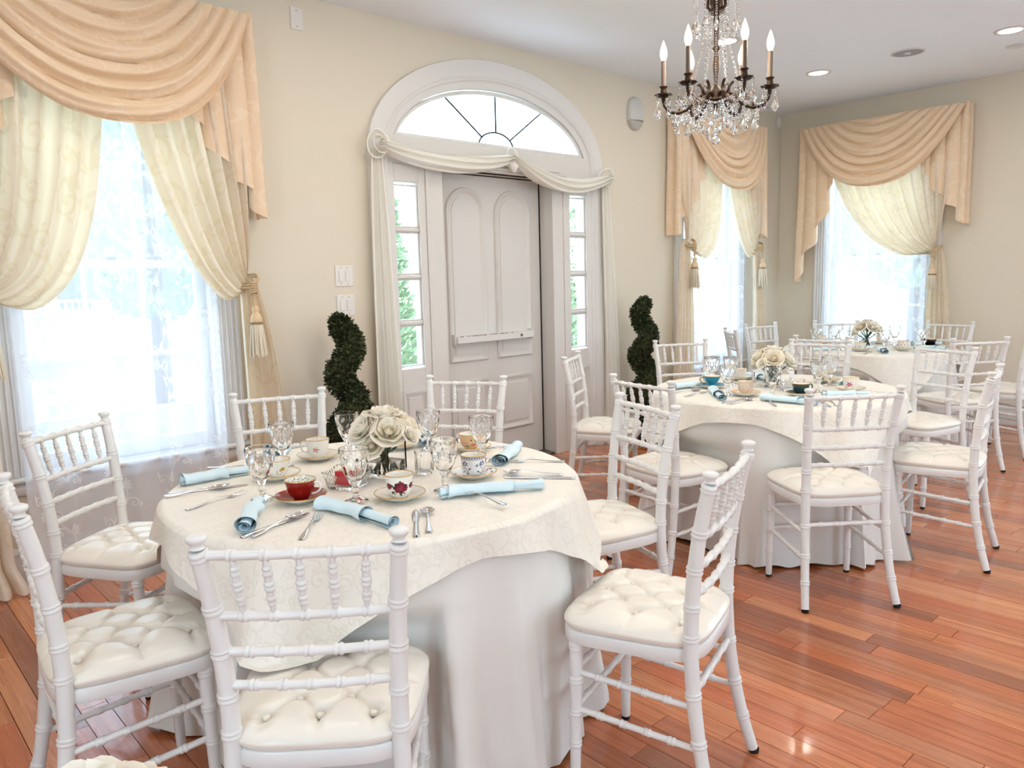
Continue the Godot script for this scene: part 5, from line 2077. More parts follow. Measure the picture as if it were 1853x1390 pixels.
# ------------------------------------------------------------------ things on the tables
func goblet_mesh() -> ArrayMesh:
	var s := Shape.new()
	var n := 48
	var prof := [Vector2(0.0, 0.0), Vector2(0.03, 0.0), Vector2(0.0335, 0.0015), Vector2(0.034, 0.003), Vector2(0.028, 0.006), Vector2(0.016, 0.009), Vector2(0.0095, 0.014), Vector2(0.008, 0.022), Vector2(0.0105, 0.027), Vector2(0.0115, 0.031), Vector2(0.0095, 0.036), Vector2(0.008, 0.041), Vector2(0.011, 0.048)]
	var inner := [Vector2(0.0395, 0.146), Vector2(0.038, 0.13), Vector2(0.036, 0.105), Vector2(0.03, 0.082), Vector2(0.02, 0.067), Vector2(0.009, 0.061), Vector2(0.0, 0.0595)]
	var pts := []
	var rows := 0
	for p in prof:
		for i in n + 1: pts.append(Vector3(cos(TAU * i / n) * p.x, p.y, sin(TAU * i / n) * p.x))
		rows += 1
	var m := 25
	for j in m:
		var v := float(j) / (m - 1)
		var y := lerpf(0.052, 0.143, v)
		var r := 0.0415 * pow(sin((0.16 + 0.84 * v) * PI / 2.0), 0.78) + 0.0008
		for i in n + 1:
			var u := float(i) / n * 8.0
			var a := u + v * 2.0
			var b := u - v * 2.0
			var dia := absf(a - floor(a) - 0.5) + absf(b - floor(b) - 0.5)
			var cut := 0.0042 * dia * sin(PI * minf(1.0, 0.12 + v * 0.88))
			pts.append(Vector3(cos(TAU * i / n) * (r - cut), y, sin(TAU * i / n) * (r - cut)))
		rows += 1
	for e in [Vector2(0.0418, 0.147), Vector2(0.042, 0.1505), Vector2(0.0416, 0.1522), Vector2(0.0409, 0.1528), Vector2(0.0402, 0.1522), Vector2(0.0398, 0.1505)]:
		for i in n + 1: pts.append(Vector3(cos(TAU * i / n) * e.x, e.y, sin(TAU * i / n) * e.x))
		rows += 1
	for p in inner:
		for i in n + 1: pts.append(Vector3(cos(TAU * i / n) * p.x, p.y, sin(TAU * i / n) * p.x))
		rows += 1
	s.lattice(pts, n + 1, rows)
	return s.mesh(60)

var cup_shapes := {}
func cup_meshes(style: int) -> Array:
	if cup_shapes.has(style): return cup_shapes[style]
	# 0 low and flared, 1 tall and straight, 2 on a waisted foot
	var prof: Array = [
		[Vector2(0.0, 0.0), Vector2(0.019, 0.0), Vector2(0.021, 0.003), Vector2(0.022, 0.006), Vector2(0.03, 0.014), Vector2(0.036, 0.028), Vector2(0.04, 0.045), Vector2(0.0435, 0.057)],
		[Vector2(0.0, 0.0), Vector2(0.021, 0.0), Vector2(0.022, 0.004), Vector2(0.028, 0.012), Vector2(0.034, 0.024), Vector2(0.037, 0.042), Vector2(0.0385, 0.058), Vector2(0.0405, 0.066)],
		[Vector2(0.0, 0.0), Vector2(0.023, 0.0), Vector2(0.0235, 0.004), Vector2(0.018, 0.011), Vector2(0.021, 0.02), Vector2(0.032, 0.033), Vector2(0.04, 0.047), Vector2(0.047, 0.06)]][style]
	var body := Shape.new()
	body.lathe(prof, 36)
	# v of the print follows height
	var top: float = prof[prof.size() - 1].y
	for k in body.v.size(): body.uv[k] = Vector2(body.uv[k].x, 1.0 - body.v[k].y / top)
	var lining := Shape.new()
	var back := []
	for k in range(prof.size() - 1, 2, -1): back.append(Vector2(prof[k].x - 0.0022, prof[k].y))
	back.append(Vector2(0, prof[3].y + 0.002))
	lining.lathe(back, 36)
	for k in lining.v.size(): lining.uv[k] = Vector2(lining.uv[k].x, 1.0 - lining.v[k].y / top)
	var rim := Shape.new()
	var rp := []
	for i in 37: rp.append(Vector3(cos(TAU * i / 36.0), 0, sin(TAU * i / 36.0)) * (prof[prof.size() - 1].x - 0.001) + Vector3(0, top, 0))
	rim.tube(rp, 0.0014, 6, false)
	var handle := Shape.new()
	var r: float = prof[prof.size() - 1].x
	var hp := []
	for i in 17:
		var t := i / 16.0
		hp.append(bez(Vector3(r - 0.004, top * 0.86, 0), Vector3(r + 0.026, top * 1.06, 0), Vector3(r + 0.024, top * 0.34, 0), Vector3(r - 0.011, top * 0.3, 0), t))
	handle.tube(hp, 0.0031, 8)
	cup_shapes[style] = [body.mesh(30), lining.mesh(30), rim.mesh(40), handle.mesh(40)]
	return cup_shapes[style]

func cup(label: String, at: Vector3, turn: float, style: int, outside: Material, inside: Material, handle: Material, gilt := true) -> void:
	var o := thing("teacup", label, "teacup", at, turn, "teacups")
	var m := cup_meshes(style)
	part(o, "bowl", m[0], outside)
	part(o, "lining", m[1], inside)
	if gilt: part(o, "gilt_rim", m[2], M.gilt)
	part(o, "handle", m[3], handle)

var saucer_parts := []
func saucer(label: String, at: Vector3, face: Material, under: Material = null) -> void:
	if saucer_parts.is_empty():
		var s := Shape.new()
		s.lathe([Vector2(0.0, 0.0065), Vector2(0.024, 0.0065), Vector2(0.028, 0.008), Vector2(0.045, 0.011), Vector2(0.062, 0.017), Vector2(0.071, 0.0215)], 40)
		s.idx.reverse()
		var top := s.mesh(30)
		s = Shape.new()
		s.lathe([Vector2(0.0, 0.002), Vector2(0.03, 0.002), Vector2(0.03, 0.0), Vector2(0.034, 0.0), Vector2(0.036, 0.004), Vector2(0.05, 0.009), Vector2(0.066, 0.0165), Vector2(0.0715, 0.021)], 40)
		var low := s.mesh(30)
		s = Shape.new()
		var rp := []
		for i in 41: rp.append(Vector3(cos(TAU * i / 40.0) * 0.0714, 0.0214, sin(TAU * i / 40.0) * 0.0714))
		s.tube(rp, 0.0012, 6, false)
		saucer_parts = [top, low, s.mesh(40)]
	var o := thing("saucer", label, "saucer", at, 0.0, "saucers")
	part(o, "well", saucer_parts[0], face)
	part(o, "underside", saucer_parts[1], under if under else M.china)
	part(o, "gilt_rim", saucer_parts[2], M.gilt)

func tea(what: String, table: String, at: Vector3, turn: float, style: int, outside: Material, face: Material, handle: Material, inside: Material = null) -> void:
	saucer("saucer under the %s on the %s table" % [what, table], at, face)
	cup("%s on the %s table" % [what, table], at + Vector3(0, 0.0068, 0), turn, style, outside, inside if inside else M.china, handle)

func napkin(label: String, a: Vector2, b: Vector2, y: float, kind: int) -> void:
	var mid := (a + b) / 2.0
	var o := thing("rolled_napkin", label, "napkin", Vector3(mid.x, y, mid.y), atan2(-(b.y - a.y), b.x - a.x), "pale blue rolled napkins")
	var l := clampf(a.distance_to(b), 0.2, 0.3)
	for layer in 2:
		var s := Shape.new()
		var pts := []
		var nu := 26
		var nv := 46
		for j in nu:
			var u := float(j) / (nu - 1)
			for i in nv:
				var v := float(i) / (nv - 1)
				var turns := 2.1 if layer == 0 else 0.85
				var th := -0.9 + turns * TAU * v + 0.5 * u * (1.0 if kind % 2 else -1.0)
				var r := (0.0055 + 0.011 * v) if layer == 0 else 0.0178 + 0.004 * v
				r *= 1.0 + 0.07 * sin(u * 13.0 + v * 5.0 + kind) + 0.28 * pow(absf(2.0 * u - 1.0), 4.0)
				var x: float
				if layer == 0: x = (u - 0.5) * l
				else: x = (lerpf(-0.44, 0.18, u) + 0.06 * v * (1.0 if kind % 2 else -1.0)) * l
				var yy := 0.0185 + r * sin(th) * 0.8
				pts.append(Vector3(x, maxf(yy, 0.0015 + 0.0006 * layer), r * cos(th) * 1.12 + 0.004 * sin(u * 5.0 + kind)))
		s.lattice(pts, nv, nu)
		part(o, "roll" if layer == 0 else "outer_wrap", s.mesh(0), M.napkin)

var cutlery := {}
func flat_bar(s: Shape, prof: Array, thick: float, arch: Array) -> void:
	# prof: [x, half width]; arch: height at each
	var n := prof.size()
	var pts := []
	for k in n:
		var x: float = prof[k][0]
		var w: float = prof[k][1]
		var y: float = arch[k]
		for c in [[-1.0, 0.0], [-0.8, 1.0], [0.0, 1.25], [0.8, 1.0], [1.0, 0.0], [0.8, -0.1], [-0.8, -0.1], [-1.0, 0.0]]:
			pts.append(Vector3(x, y + c[1] * thick, c[0] * w))
	s.lattice(pts, 8, n, null, true)

func cutlery_mesh(kind: String) -> Array:
	if cutlery.has(kind): return cutlery[kind]
	var out := []
	var s := Shape.new()
	# handle grows wider to the end, x < 0; business end at x > 0
	flat_bar(s, [[-0.1, 0.002], [-0.098, 0.008], [-0.09, 0.0098], [-0.075, 0.0085], [-0.055, 0.0058], [-0.03, 0.0038], [0.0, 0.003], [0.02, 0.0032], [0.036, 0.005]], 0.0022, [0.0012, 0.0012, 0.0014, 0.002, 0.003, 0.005, 0.008, 0.009, 0.006])
	if kind != "knife": out.append(["handle", s.mesh(50)])
	match kind:
		"fork":
			s = Shape.new()
			flat_bar(s, [[0.032, 0.004], [0.04, 0.009], [0.048, 0.012], [0.056, 0.0125]], 0.0016, [0.0075, 0.005, 0.003, 0.0028])
			out.append(["fork_head", s.mesh(50)])
			for k in 4:
				s = Shape.new()
				var z := -0.0105 + k * 0.007
				s.tube([Vector3(0.054, 0.0036, z), Vector3(0.075, 0.004, z), Vector3(0.098, 0.0085, z)], [0.0019, 0.0018, 0.0008], 6)
				out.append(["tine", s.mesh(40)])
		"spoon", "teaspoon":
			s = Shape.new()
			var pts := []
			for side in 2:
				for j in 8:
					for i in 25:
						var a := TAU * i / 24.0
						var q := j / 7.0 if side == 0 else 1.0 - j / 7.0
						pts.append(Vector3(0.06 + 0.029 * q * cos(a), 0.0022 + 0.0075 * q * q + (0.0 if side == 0 else -0.0014 * (1.0 - q * q)), 0.0195 * q * sin(a) * (1.0 - 0.12 * cos(a))))
			s.lattice(pts, 25, 16)
			out.append(["spoon_bowl", s.mesh(50)])
		"knife":
			s = Shape.new()
			flat_bar(s, [[-0.115, 0.002], [-0.113, 0.008], [-0.1, 0.0092], [-0.07, 0.008], [-0.03, 0.0072], [-0.008, 0.0066], [-0.004, 0.0052]], 0.004, [0.001, 0.001, 0.001, 0.001, 0.001, 0.001, 0.001])
			out.append(["handle", s.mesh(50)])
			s = Shape.new()
			flat_bar(s, [[-0.006, 0.005], [0.01, 0.0085], [0.05, 0.0098], [0.085, 0.0092], [0.1, 0.006], [0.106, 0.0015]], 0.0012, [0.002, 0.002, 0.002, 0.002, 0.002, 0.002])
			out.append(["blade", s.mesh(50)])
	cutlery[kind] = out
	return out

func lay(kind: String, label: String, a: Vector2, b: Vector2, y: float) -> void:
	# handle end a, tip b
	var mid := (a + b) / 2.0
	var o := thing({"fork": "dinner_fork", "spoon": "soup_spoon", "teaspoon": "teaspoon", "knife": "table_knife"}[kind], label, {"fork": "fork", "spoon": "spoon", "teaspoon": "spoon", "knife": "knife"}[kind], Vector3(mid.x, y + 0.0005, mid.y), atan2(-(b.y - a.y), b.x - a.x), "silver cutlery")
	for m in cutlery_mesh(kind):
		var p := part(o, m[0], m[1], M.silver)
		if kind == "teaspoon": p.scale = Vector3(0.8, 0.9, 0.8)

func vase_of_roses(where: String, at: Vector3, turn: float, seed_: int) -> void:
	var v := thing("glass_vase", "square clear glass vase on the " + where, "vase", at, turn, "square glass vases")
	var s := Shape.new()
	var w := 0.048
	var h := 0.105
	var shell := []
	for e in [[0.0, 0.0], [w, 0.0], [w, h], [w - 0.005, h], [w - 0.005, 0.012], [0.0, 0.012]]:
		for c in 5:
			var an := PI / 4 + c * PI / 2
			shell.append(Vector3(cos(an) * e[0] * sqrt(2.0), e[1], sin(an) * e[0] * sqrt(2.0)))
	s.lattice(shell, 5, 6)
	part(v, "glass_walls", s.mesh(0, true), M.tumbler)
	part(v, "water", boxm(Vector3(0, 0.03, 0), Vector3(2 * w - 0.0114, 0.034, 2 * w - 0.0114), 0.0), M.water)
	var o := thing("rose_bouquet", "bunch of cream artificial roses in glass vase on the " + where, "flowers", at, turn, "cream rose bouquets")
	var r := RandomNumberGenerator.new()
	r.seed = seed_
	if rose_meshes.is_empty():
		for k in 3: rose_meshes.append(rose_shape(60 + k).mesh(0))
	var heads := [[0.0, 0.0, 0.185, 0.064], [0.066, 0.35, 0.152, 0.062], [0.066, 1.6, 0.15, 0.063], [0.066, 2.85, 0.154, 0.062], [0.066, 4.1, 0.148, 0.063], [0.066, 5.35, 0.152, 0.062], [0.102, 5.9, 0.135, 0.034], [0.085, 1.0, 0.115, 0.045], [0.085, 3.5, 0.115, 0.045]]
	for k in heads.size():
		var q: Array = heads[k]
		var a: float = q[1] + r.randf_range(-0.15, 0.15) + seed_
		var p := Vector3(cos(a) * q[0], q[2] + r.randf_range(-0.006, 0.006), sin(a) * q[0])
		var n: Vector3 = (Vector3(cos(a), 0, sin(a)) * (q[0] / 0.062) * 0.95 + Vector3.UP).normalized()
		var x: Vector3 = n.cross(Vector3(r.randfn(), r.randfn(), r.randfn())).normalized()
		var b := Basis(x, n, x.cross(n)).scaled(Vector3.ONE * (q[3] as float))
		part(o, "rose", rose_meshes[k % 3], M.petal if k % 2 == 0 else M.petal2, "", Transform3D(b, p))
		s = Shape.new()
		var foot := Vector3(cos(a + 2.5), 0, sin(a + 2.5)) * 0.03 + Vector3(0, 0.016, 0)
		s.tube([p - n * 0.02, p * Vector3(0.25, 1, 0.25) * Vector3(1, 0.6, 1), Vector3(0, 0.075, 0) + Vector3(cos(a), 0, sin(a)) * 0.009, foot], [0.0035, 0.0042, 0.0042, 0.0042], 6)
		part(o, "stem", s.mesh(40), M.stem)
		if k > 0:
			s = Shape.new()
			var la := a + 0.5
			var pts := []
			for j in 6:
				for i in 5:
					var u := j / 5.0
					var e := i / 2.0 - 1.0
					var rad := 0.05 + u * 0.05
					pts.append(Vector3(cos(la) * rad - sin(la) * e * 0.016 * sin(PI * (0.05 + 0.95 * u)), 0.125 + 0.02 * sin(u * 2.0) - 0.004 * e * e, sin(la) * rad + cos(la) * e * 0.016 * sin(PI * (0.05 + 0.95 * u))))
			s.lattice(pts, 5, 6)
			part(o, "rose_leaf", s.mesh(0), M.leaf)

var rose_meshes := []

func crystal_dish(label: String, at: Vector3, turn: float) -> void:
	var o := thing("crystal_dish", label, "dish", at, turn, "cut crystal dishes")
	var s := Shape.new()
	var pts := []
	var rows := [[0.0, 0.0, 1], [0.046, 0.0, 1], [0.05, 0.004, 1], [0.055, 0.028, 1], [0.062, 0.05, 1], [0.064, 0.053, 1], [0.06, 0.053, 0], [0.052, 0.03, 0], [0.046, 0.009, 0], [0.0, 0.008, 0]]
	for r in rows:
		for i in 65:
			var a := TAU * i / 64.0
			var sq := 1.0 / pow(pow(absf(cos(a)), 6.0) + pow(absf(sin(a)), 6.0), 1.0 / 6.0)
			var cut := 0.0022 * absf(sin(a * 16.0 + r[1] * 90.0)) if r[2] == 1 and r[0] > 0.048 else 0.0
			var lift := 0.008 * pow(absf(cos(2.0 * a)), 2.0) * smoothstep(0.03, 0.05, r[1])
			var rad: float = (r[0] - cut) * sq
			pts.append(Vector3(cos(a) * rad, r[1] - lift, sin(a) * rad))
	s.lattice(pts, 65, rows.size())
	part(o, "bowl", s.mesh(0, true), M.tumbler)

func build_tableware() -> void:
	var gob := goblet_mesh()
	var g0 := thing("water_goblet", "", "glass", Vector3.ZERO, 0.0, "diamond-cut water goblets")
	part(g0, "glass", gob, M.tumbler)
	var Y := TOP
	var at := func(p: Vector2) -> Vector3: return Vector3(p.x, Y + 0.001, p.y)
	# ---- nearest table
	var gl := [[Vector2(1.125, -2.375), "cut crystal goblet behind the yellow-flowered cup on nearest table"], [Vector2(0.905, -2.055), "cut crystal goblet beside the red cup on nearest table"], [Vector2(1.078, -1.838), "cut crystal goblet in front of crystal sugar dish on nearest table"], [Vector2(1.315, -1.74), "cut crystal goblet left of blue onion cup on nearest table"], [Vector2(1.58, -2.175), "cut crystal goblet right behind the roses on nearest table"], [Vector2(1.63, -1.945), "cut crystal goblet before the peach cup on nearest table"], [Vector2(1.37, -2.37), "cut crystal goblet half hidden behind roses, before first spiral bush"]]
	for k in gl.size():
		if k == 0:
			g0.position = at.call(gl[0][0])
			g0.set_meta("label", gl[0][1])
		else: copy_of(g0, gl[k][1], at.call(gl[k][0]), k * 0.4)
	var p_rose := mat(Color(1, 1, 1), 0.14)
	p_rose.albedo_texture = cup_print("rose", Color(0.95, 0.935, 0.9))
	var p_pink := mat(Color(1, 1, 1), 0.14)
	p_pink.albedo_texture = cup_print("pink", Color(0.95, 0.935, 0.9))
	var p_onion := mat(Color(1, 1, 1), 0.14)
	p_onion.albedo_texture = cup_print("onion", Color(0.93, 0.925, 0.91))
	var p_yellow := mat(Color(1, 1, 1), 0.14)
	p_yellow.albedo_texture = cup_print("yellow", Color(0.95, 0.935, 0.9))
	var p_peach := mat(Color(1, 1, 1), 0.2)
	p_peach.albedo_texture = cup_print("peach", Color(0.9, 0.76, 0.6))
	var p_gilt := mat(Color(1, 1, 1), 0.18)
	p_gilt.albedo_texture = cup_print("gilt", Color(0.92, 0.85, 0.77))
	var p_spots := mat(Color(1, 1, 1), 0.14)
	p_spots.albedo_texture = cup_print("spots", Color(0.94, 0.92, 0.88))
	var p_grey := mat(Color(1, 1, 1), 0.14)
	p_grey.albedo_texture = cup_print("grey", Color(0.94, 0.93, 0.9))
	var p_lily := mat(Color(1, 1, 1), 0.14)
	p_lily.albedo_texture = cup_print("lily", Color(0.95, 0.93, 0.9))
	var p_in := mat(Color(1, 1, 1), 0.14)
	p_in.albedo_texture = cup_print("inside", Color(0.94, 0.93, 0.89))
	var cream := mat(Color(0.94, 0.89, 0.8), 0.14)
	tea("dark red china cup", "nearest", at.call(Vector2(0.972, -1.955)), -0.9, 0, M.red, M.red, M.china, p_in)
	tea("white cup with tiny pink rose", "nearest", at.call(Vector2(1.262, -2.39)), 2.65, 1, p_pink, M.china, M.china)
	tea("yellow-flowered cup", "nearest", at.call(Vector2(1.04, -2.245)), 2.2, 0, p_yellow, M.china, M.china)
	tea("white cup with crimson rose", "nearest", at.call(Vector2(1.175, -1.765)), 0.35, 1, p_rose, M.china, M.china)
	tea("blue onion pattern cup", "nearest", at.call(Vector2(1.468, -1.795)), 0.4, 1, p_onion, p_onion, p_onion)
	tea("peach and green landscape cup", "nearest", at.call(Vector2(1.7, -2.09)), 1.0, 0, p_peach, cream, M.gilt)
	tea("plain cream cup behind the roses", "nearest", at.call(Vector2(1.56, -2.33)), 2.0, 0, cream, cream, cream)
	vase_of_roses("nearest round table", at.call(Vector2(1.302, -2.03)), 0.35, 2)
	crystal_dish("square cut crystal sugar dish beside the vase on nearest table", at.call(Vector2(1.148, -2.0)), 0.55)
	for k in 5:
		var pk := thing("sugar_packet", ["red sugar packet at the right of the crystal dish", "cream sugar packet in the crystal dish, first in the row", "cream sugar packet in the crystal dish, second in the row", "cream sugar packet in the crystal dish, third in the row", "red sugar packet at the left of the crystal dish"][k], "packet", Vector3(1.148, Y + 0.011, -2.0) + Vector3(cos(-0.55), 0, sin(-0.55)) * (0.03 - 0.015 * k), 0.55 + PI / 2, "sugar packets")
		part(pk, "paper", boxm(Vector3(0, 0.022, 0), Vector3(0.05, 0.042, 0.004), 0.0012), M.sugar_red if k % 4 == 0 else M.sugar_cream)
	var jug := thing("crystal_creamer", "small ribbed crystal cream jug right of the roses on nearest table", "jug", at.call(Vector2(1.398, -1.955)), 0.6)
	var s := Shape.new()
	var pts := []
	var rows := [[0.0, 0.0, 1], [0.026, 0.0, 1], [0.029, 0.004, 1], [0.03, 0.04, 1], [0.029, 0.062, 1], [0.031, 0.073, 1], [0.0285, 0.073, 0], [0.0255, 0.05, 0], [0.024, 0.01, 0], [0.0, 0.009, 0]]
	for r in rows:
		for i in 61:
			var a := TAU * i / 60.0
			var rib := 0.0016 * absf(sin(a * 10.0)) if r[2] == 1 and r[1] > 0.003 and r[1] < 0.07 else 0.0
			var lip: float = 0.012 * pow(maxf(0.0, cos(a)), 8.0) * smoothstep(0.05, 0.073, r[1])
			pts.append(Vector3(cos(a) * (r[0] - rib + lip), r[1] + lip * 0.4, sin(a) * (r[0] - rib)))
	s.lattice(pts, 61, rows.size())
	part(jug, "body", s.mesh(25), M.tumbler)
	s = Shape.new()
	var hp := []
	for i in 13: hp.append(bez(Vector3(-0.028, 0.062, 0), Vector3(-0.054, 0.066, 0), Vector3(-0.05, 0.02, 0), Vector3(-0.0285, 0.02, 0), i / 12.0))
	s.tube(hp, 0.0035, 8)
	part(jug, "handle", s.mesh(40), M.tumbler)
	var nap := [[Vector2(0.795, -2.395), Vector2(1.005, -2.37), "pale blue rolled napkin at the left rim of nearest table by the window"], [Vector2(0.735, -1.8), Vector2(0.87, -1.995), "pale blue rolled napkin with open end left of the red cup"], [Vector2(0.975, -1.87), Vector2(1.02, -1.55), "pale blue rolled napkin in front of the crimson rose cup"], [Vector2(1.245, -1.69), Vector2(1.53, -1.545), "pale blue rolled napkin in front of the blue onion cup"], [Vector2(1.62, -1.84), Vector2(1.83, -1.985), "pale blue rolled napkin at right rim of nearest table before the door"], [Vector2(1.72, -2.42), Vector2(1.63, -2.26), "pale blue rolled napkin behind the roses on nearest table"], [Vector2(1.215, -2.57), Vector2(1.1, -2.45), "pale blue rolled napkin behind the tiny pink rose cup"]]
	for k in nap.size(): napkin(nap[k][2], nap[k][0], nap[k][1], Y, k)
	lay("spoon", "silver spoon beside the left rim napkin on nearest table", Vector2(0.725, -2.285), Vector2(0.89, -2.245), Y + 0.004)
	lay("knife", "silver knife beside the left rim napkin on nearest table", Vector2(0.74, -2.315), Vector2(0.945, -2.245), Y)
	lay("fork", "silver fork at the left rim of nearest table, pointing to the red cup", Vector2(0.715, -2.115), Vector2(0.9, -2.165), Y)
	lay("knife", "silver knife in front of the red cup", Vector2(0.725, -1.775), Vector2(0.935, -1.835), Y)
	lay("spoon", "silver spoon lying on the knife in front of red cup", Vector2(0.745, -1.755), Vector2(0.91, -1.825), Y + 0.004)
	lay("fork", "silver fork between the open-ended napkin and the front napkin", Vector2(0.825, -1.665), Vector2(0.935, -1.79), Y)
	lay("knife", "silver knife in front of the crimson rose cup", Vector2(1.02, -1.47), Vector2(1.145, -1.65), Y)
	lay("spoon", "silver spoon in front of the crimson rose cup", Vector2(1.06, -1.475), Vector2(1.165, -1.625), Y + 0.002)
	lay("fork", "silver fork crossing the napkin before the blue onion cup", Vector2(1.31, -1.48), Vector2(1.32, -1.665), Y + 0.012)
	lay("knife", "silver knife right of the blue onion cup", Vector2(1.66, -1.56), Vector2(1.53, -1.72), Y)
	lay("spoon", "silver spoon right of the blue onion cup", Vector2(1.655, -1.62), Vector2(1.56, -1.75), Y + 0.003)
	lay("fork", "silver fork at the right rim of nearest table", Vector2(1.79, -1.74), Vector2(1.68, -1.86), Y)
	lay("knife", "silver knife behind the right rim napkin on nearest table", Vector2(1.845, -2.03), Vector2(1.72, -2.12), Y)
	lay("fork", "silver fork at the back left rim of nearest table", Vector2(0.97, -2.535), Vector2(1.05, -2.44), Y)
	lay("spoon", "silver spoon beside napkin behind roses on nearest table", Vector2(1.76, -2.3), Vector2(1.66, -2.19), Y)
	# ---- middle table
	var c0 := Vector2(3.80, -2.05)
	var c1 := Vector2(3.735, -2.035)
	var mp := func(x: float, z: float) -> Vector2: return c1 + (Vector2(x, z) - c0) * 0.9
	vase_of_roses("middle round table", at.call(mp.call(3.86, -2.1)), 0.5, 4)
	var g2 := [[3.724, -2.428, "cut crystal goblet behind the turquoise cup on middle table"], [3.392, -2.110, "cut crystal goblet right of the turquoise cup on middle table"], [3.78, -2.33, "cut crystal goblet behind the gilt cup on middle table"], [3.458, -1.878, "cut crystal goblet in front of roses on middle table"], [4.12, -2.12, "cut crystal goblet right behind the roses on middle table"], [3.81, -1.79, "cut crystal goblet right of the dark green cup, front one"], [4.07, -1.85, "cut crystal goblet right of the dark green cup, rear one"]]
	for g in g2: copy_of(g0, g[2], at.call(mp.call(g[0], g[1])), g[0])
	tea("turquoise footed cup", "middle", at.call(mp.call(3.575, -2.33)), 2.3, 2, M.turquoise, M.turquoise, M.gilt)
	tea("gilt speckled cup", "middle", at.call(mp.call(3.434, -2.026)), 0.6, 1, p_gilt, p_gilt, p_gilt)
	tea("dark green cup", "middle", at.call(mp.call(3.6, -1.79)), -0.6, 0, M.greenchina, M.greenchina, M.greenchina, p_lily)
	tea("white cup with pink lily", "middle", at.call(mp.call(3.92, -1.66)), -2.4, 1, p_lily, M.china, M.china)
	tea("plain white cup behind goblets", "middle", at.call(mp.call(3.99, -2.4)), 1.8, 0, M.china, M.china, M.china)
	tea("cream cup beside the roses", "middle", at.call(mp.call(4.2, -1.93)), 0.3, 0, cream, cream, cream)
	shaker("silver pepper pot behind the gilt cup on middle table", at.call(mp.call(3.96, -2.28)))
	crystal_dish("square cut crystal sugar dish in front of the roses on middle table", at.call(mp.call(3.76, -1.93)), 0.3)
	var n2 := [[3.36, -2.47, 3.6, -2.42, "pale blue rolled napkin at left rim of middle table"], [3.43, -2.24, 3.2, -2.02, "pale blue rolled napkin before the turquoise cup"], [3.34, -1.88, 3.36, -1.58, "pale blue rolled napkin before the dark green cup"], [4.02, -1.74, 4.28, -1.8, "pale blue rolled napkin at right rim of middle table"], [3.62, -1.68, 3.78, -1.5, "pale blue rolled napkin behind the front chair of middle table"], [4.1, -2.38, 4.02, -2.24, "pale blue rolled napkin behind the silver pepper pot"], [3.93, -2.6, 3.82, -2.52, "pale blue folded napkin behind the turquoise cup"]]
	for k in n2.size(): napkin(n2[k][4], mp.call(n2[k][0], n2[k][1]), mp.call(n2[k][2], n2[k][3]), Y, k + 3)
	for r in [["spoon", 3.16, -1.94, 3.31, -1.93, "silver spoon in front of the gilt cup"], ["knife", 3.17, -1.98, 3.36, -1.97, "silver knife in front of the gilt cup"], ["fork", 3.22, -1.73, 3.37, -1.87, "silver fork before the goblet fronting middle roses"], ["fork", 3.22, -2.26, 3.4, -2.26, "silver fork in front of the turquoise cup"], ["spoon", 3.3, -2.38, 3.42, -2.34, "silver spoon left of the turquoise cup"], ["fork", 3.42, -1.51, 3.56, -1.62, "silver fork under the front chair's rail on middle table"], ["knife", 3.38, -1.53, 3.53, -1.66, "silver knife under the front chair's rail on middle table"], ["fork", 3.98, -1.5, 3.92, -1.62, "silver fork by the pink lily cup"], ["knife", 4.3, -1.98, 4.1, -1.92, "silver knife at right rim of middle table"]]:
		lay(r[0], r[5], mp.call(r[1], r[2]), mp.call(r[3], r[4]), Y)
	# ---- farthest table
	var c3 := Vector2(6.2, -2.6)
	vase_of_roses("farthest round table", at.call(c3), 0.2, 7)
	var places := [[5.85, -2.5, "grey-flowered cup", p_grey], [6.08, -2.28, "brown-sprigged cup", p_spots], [6.4, -2.2, "black china cup", M.black], [5.86, -2.85, "plain white cup", M.china], [6.52, -2.62, "cream cup", cream], [6.2, -2.98, "white cup with pink rose", p_pink]]
	var gnames := ["cut crystal goblet left of the grey-flowered cup on farthest table", "cut crystal goblet right of farthest table's roses", "cut crystal goblet behind the brown-sprigged cup, left of pair", "cut crystal goblet at far left of farthest table", "cut crystal goblet at the wall side of farthest table", "cut crystal goblet behind the farthest table's roses"]
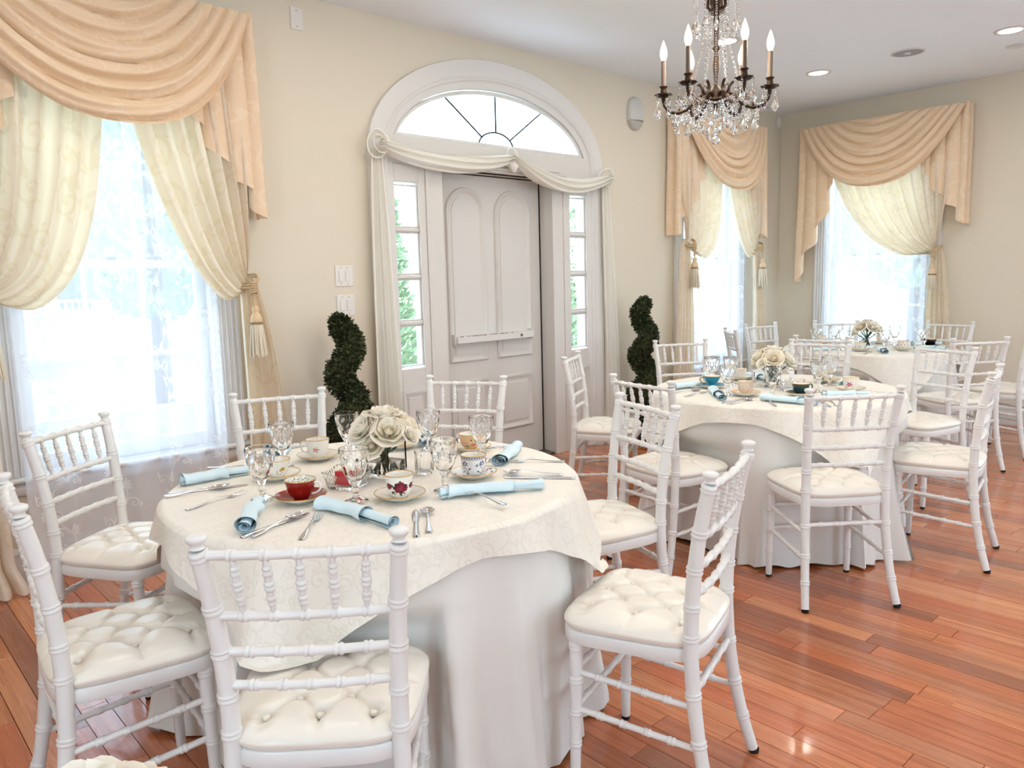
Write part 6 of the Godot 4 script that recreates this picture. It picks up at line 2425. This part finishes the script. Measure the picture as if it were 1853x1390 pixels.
	for k in 6:
		var q: Array = places[k]
		var p := Vector2(q[0], q[1])
		tea(q[2], "farthest", at.call(p), 0.4 + k, [0, 1, 0, 0, 1, 1][k], q[3], M.black if k == 2 else M.china, M.black if k == 2 else M.china)
		var d := (p - c3).normalized()
		var side := Vector2(-d.y, d.x)
		copy_of(g0, gnames[k], at.call(p - d * 0.06 + side * 0.125), k * 0.7)
		napkin("pale blue rolled napkin beside the %s on farthest table" % q[2], c3 + d * 0.33 - side * 0.13, c3 + d * 0.55 - side * 0.19, Y, k)
		lay("knife", "silver knife beside the %s on farthest table" % q[2], c3 + d * 0.57 + side * 0.06, c3 + d * 0.4 + side * 0.09, Y)
		lay("fork", "silver fork beside the %s on farthest table" % q[2], c3 + d * 0.56 - side * 0.06, c3 + d * 0.42 - side * 0.08, Y)
	shaker("silver pepper pot right of farthest table's roses", at.call(Vector2(6.17, -2.45)))
	# ---- the bunch just under the lens, on a small stand
	var st := thing("side_table", "small round side table just below the bottom edge of the photo", "table", Vector3(0.12, 0, -0.68))
	s = Shape.new()
	s.lathe([Vector2(0, 0.67), Vector2(0.18, 0.67), Vector2(0.2, 0.68), Vector2(0.2, 0.692), Vector2(0.194, 0.698), Vector2(0, 0.698)], 36)
	part(st, "table_top", s.mesh(30), M.trim)
	s = Shape.new()
	s.lathe([Vector2(0.14, 0.0), Vector2(0.14, 0.012), Vector2(0.03, 0.03), Vector2(0.022, 0.1), Vector2(0.022, 0.62), Vector2(0.05, 0.67)], 24)
	part(st, "pedestal", s.mesh(40), M.trim)
	vase_of_roses("small side table under the lens", Vector3(0.134, 0.6985, -0.749), 0.9, 5)

func shaker(label: String, at: Vector3) -> void:
	var o := thing("pepper_pot", label, "shaker", at, 0.0, "silver pepper pots")
	var s := Shape.new()
	s.lathe([Vector2(0, 0), Vector2(0.014, 0), Vector2(0.015, 0.003), Vector2(0.009, 0.009), Vector2(0.015, 0.02), Vector2(0.016, 0.032), Vector2(0.011, 0.042), Vector2(0.012, 0.044)], 18)
	part(o, "body", s.mesh(40), M.silver)
	s = Shape.new()
	s.lathe([Vector2(0.0125, 0.044), Vector2(0.0115, 0.054), Vector2(0.006, 0.06), Vector2(0.003, 0.063), Vector2(0, 0.064)], 18)
	part(o, "cap", s.mesh(40), M.silver)
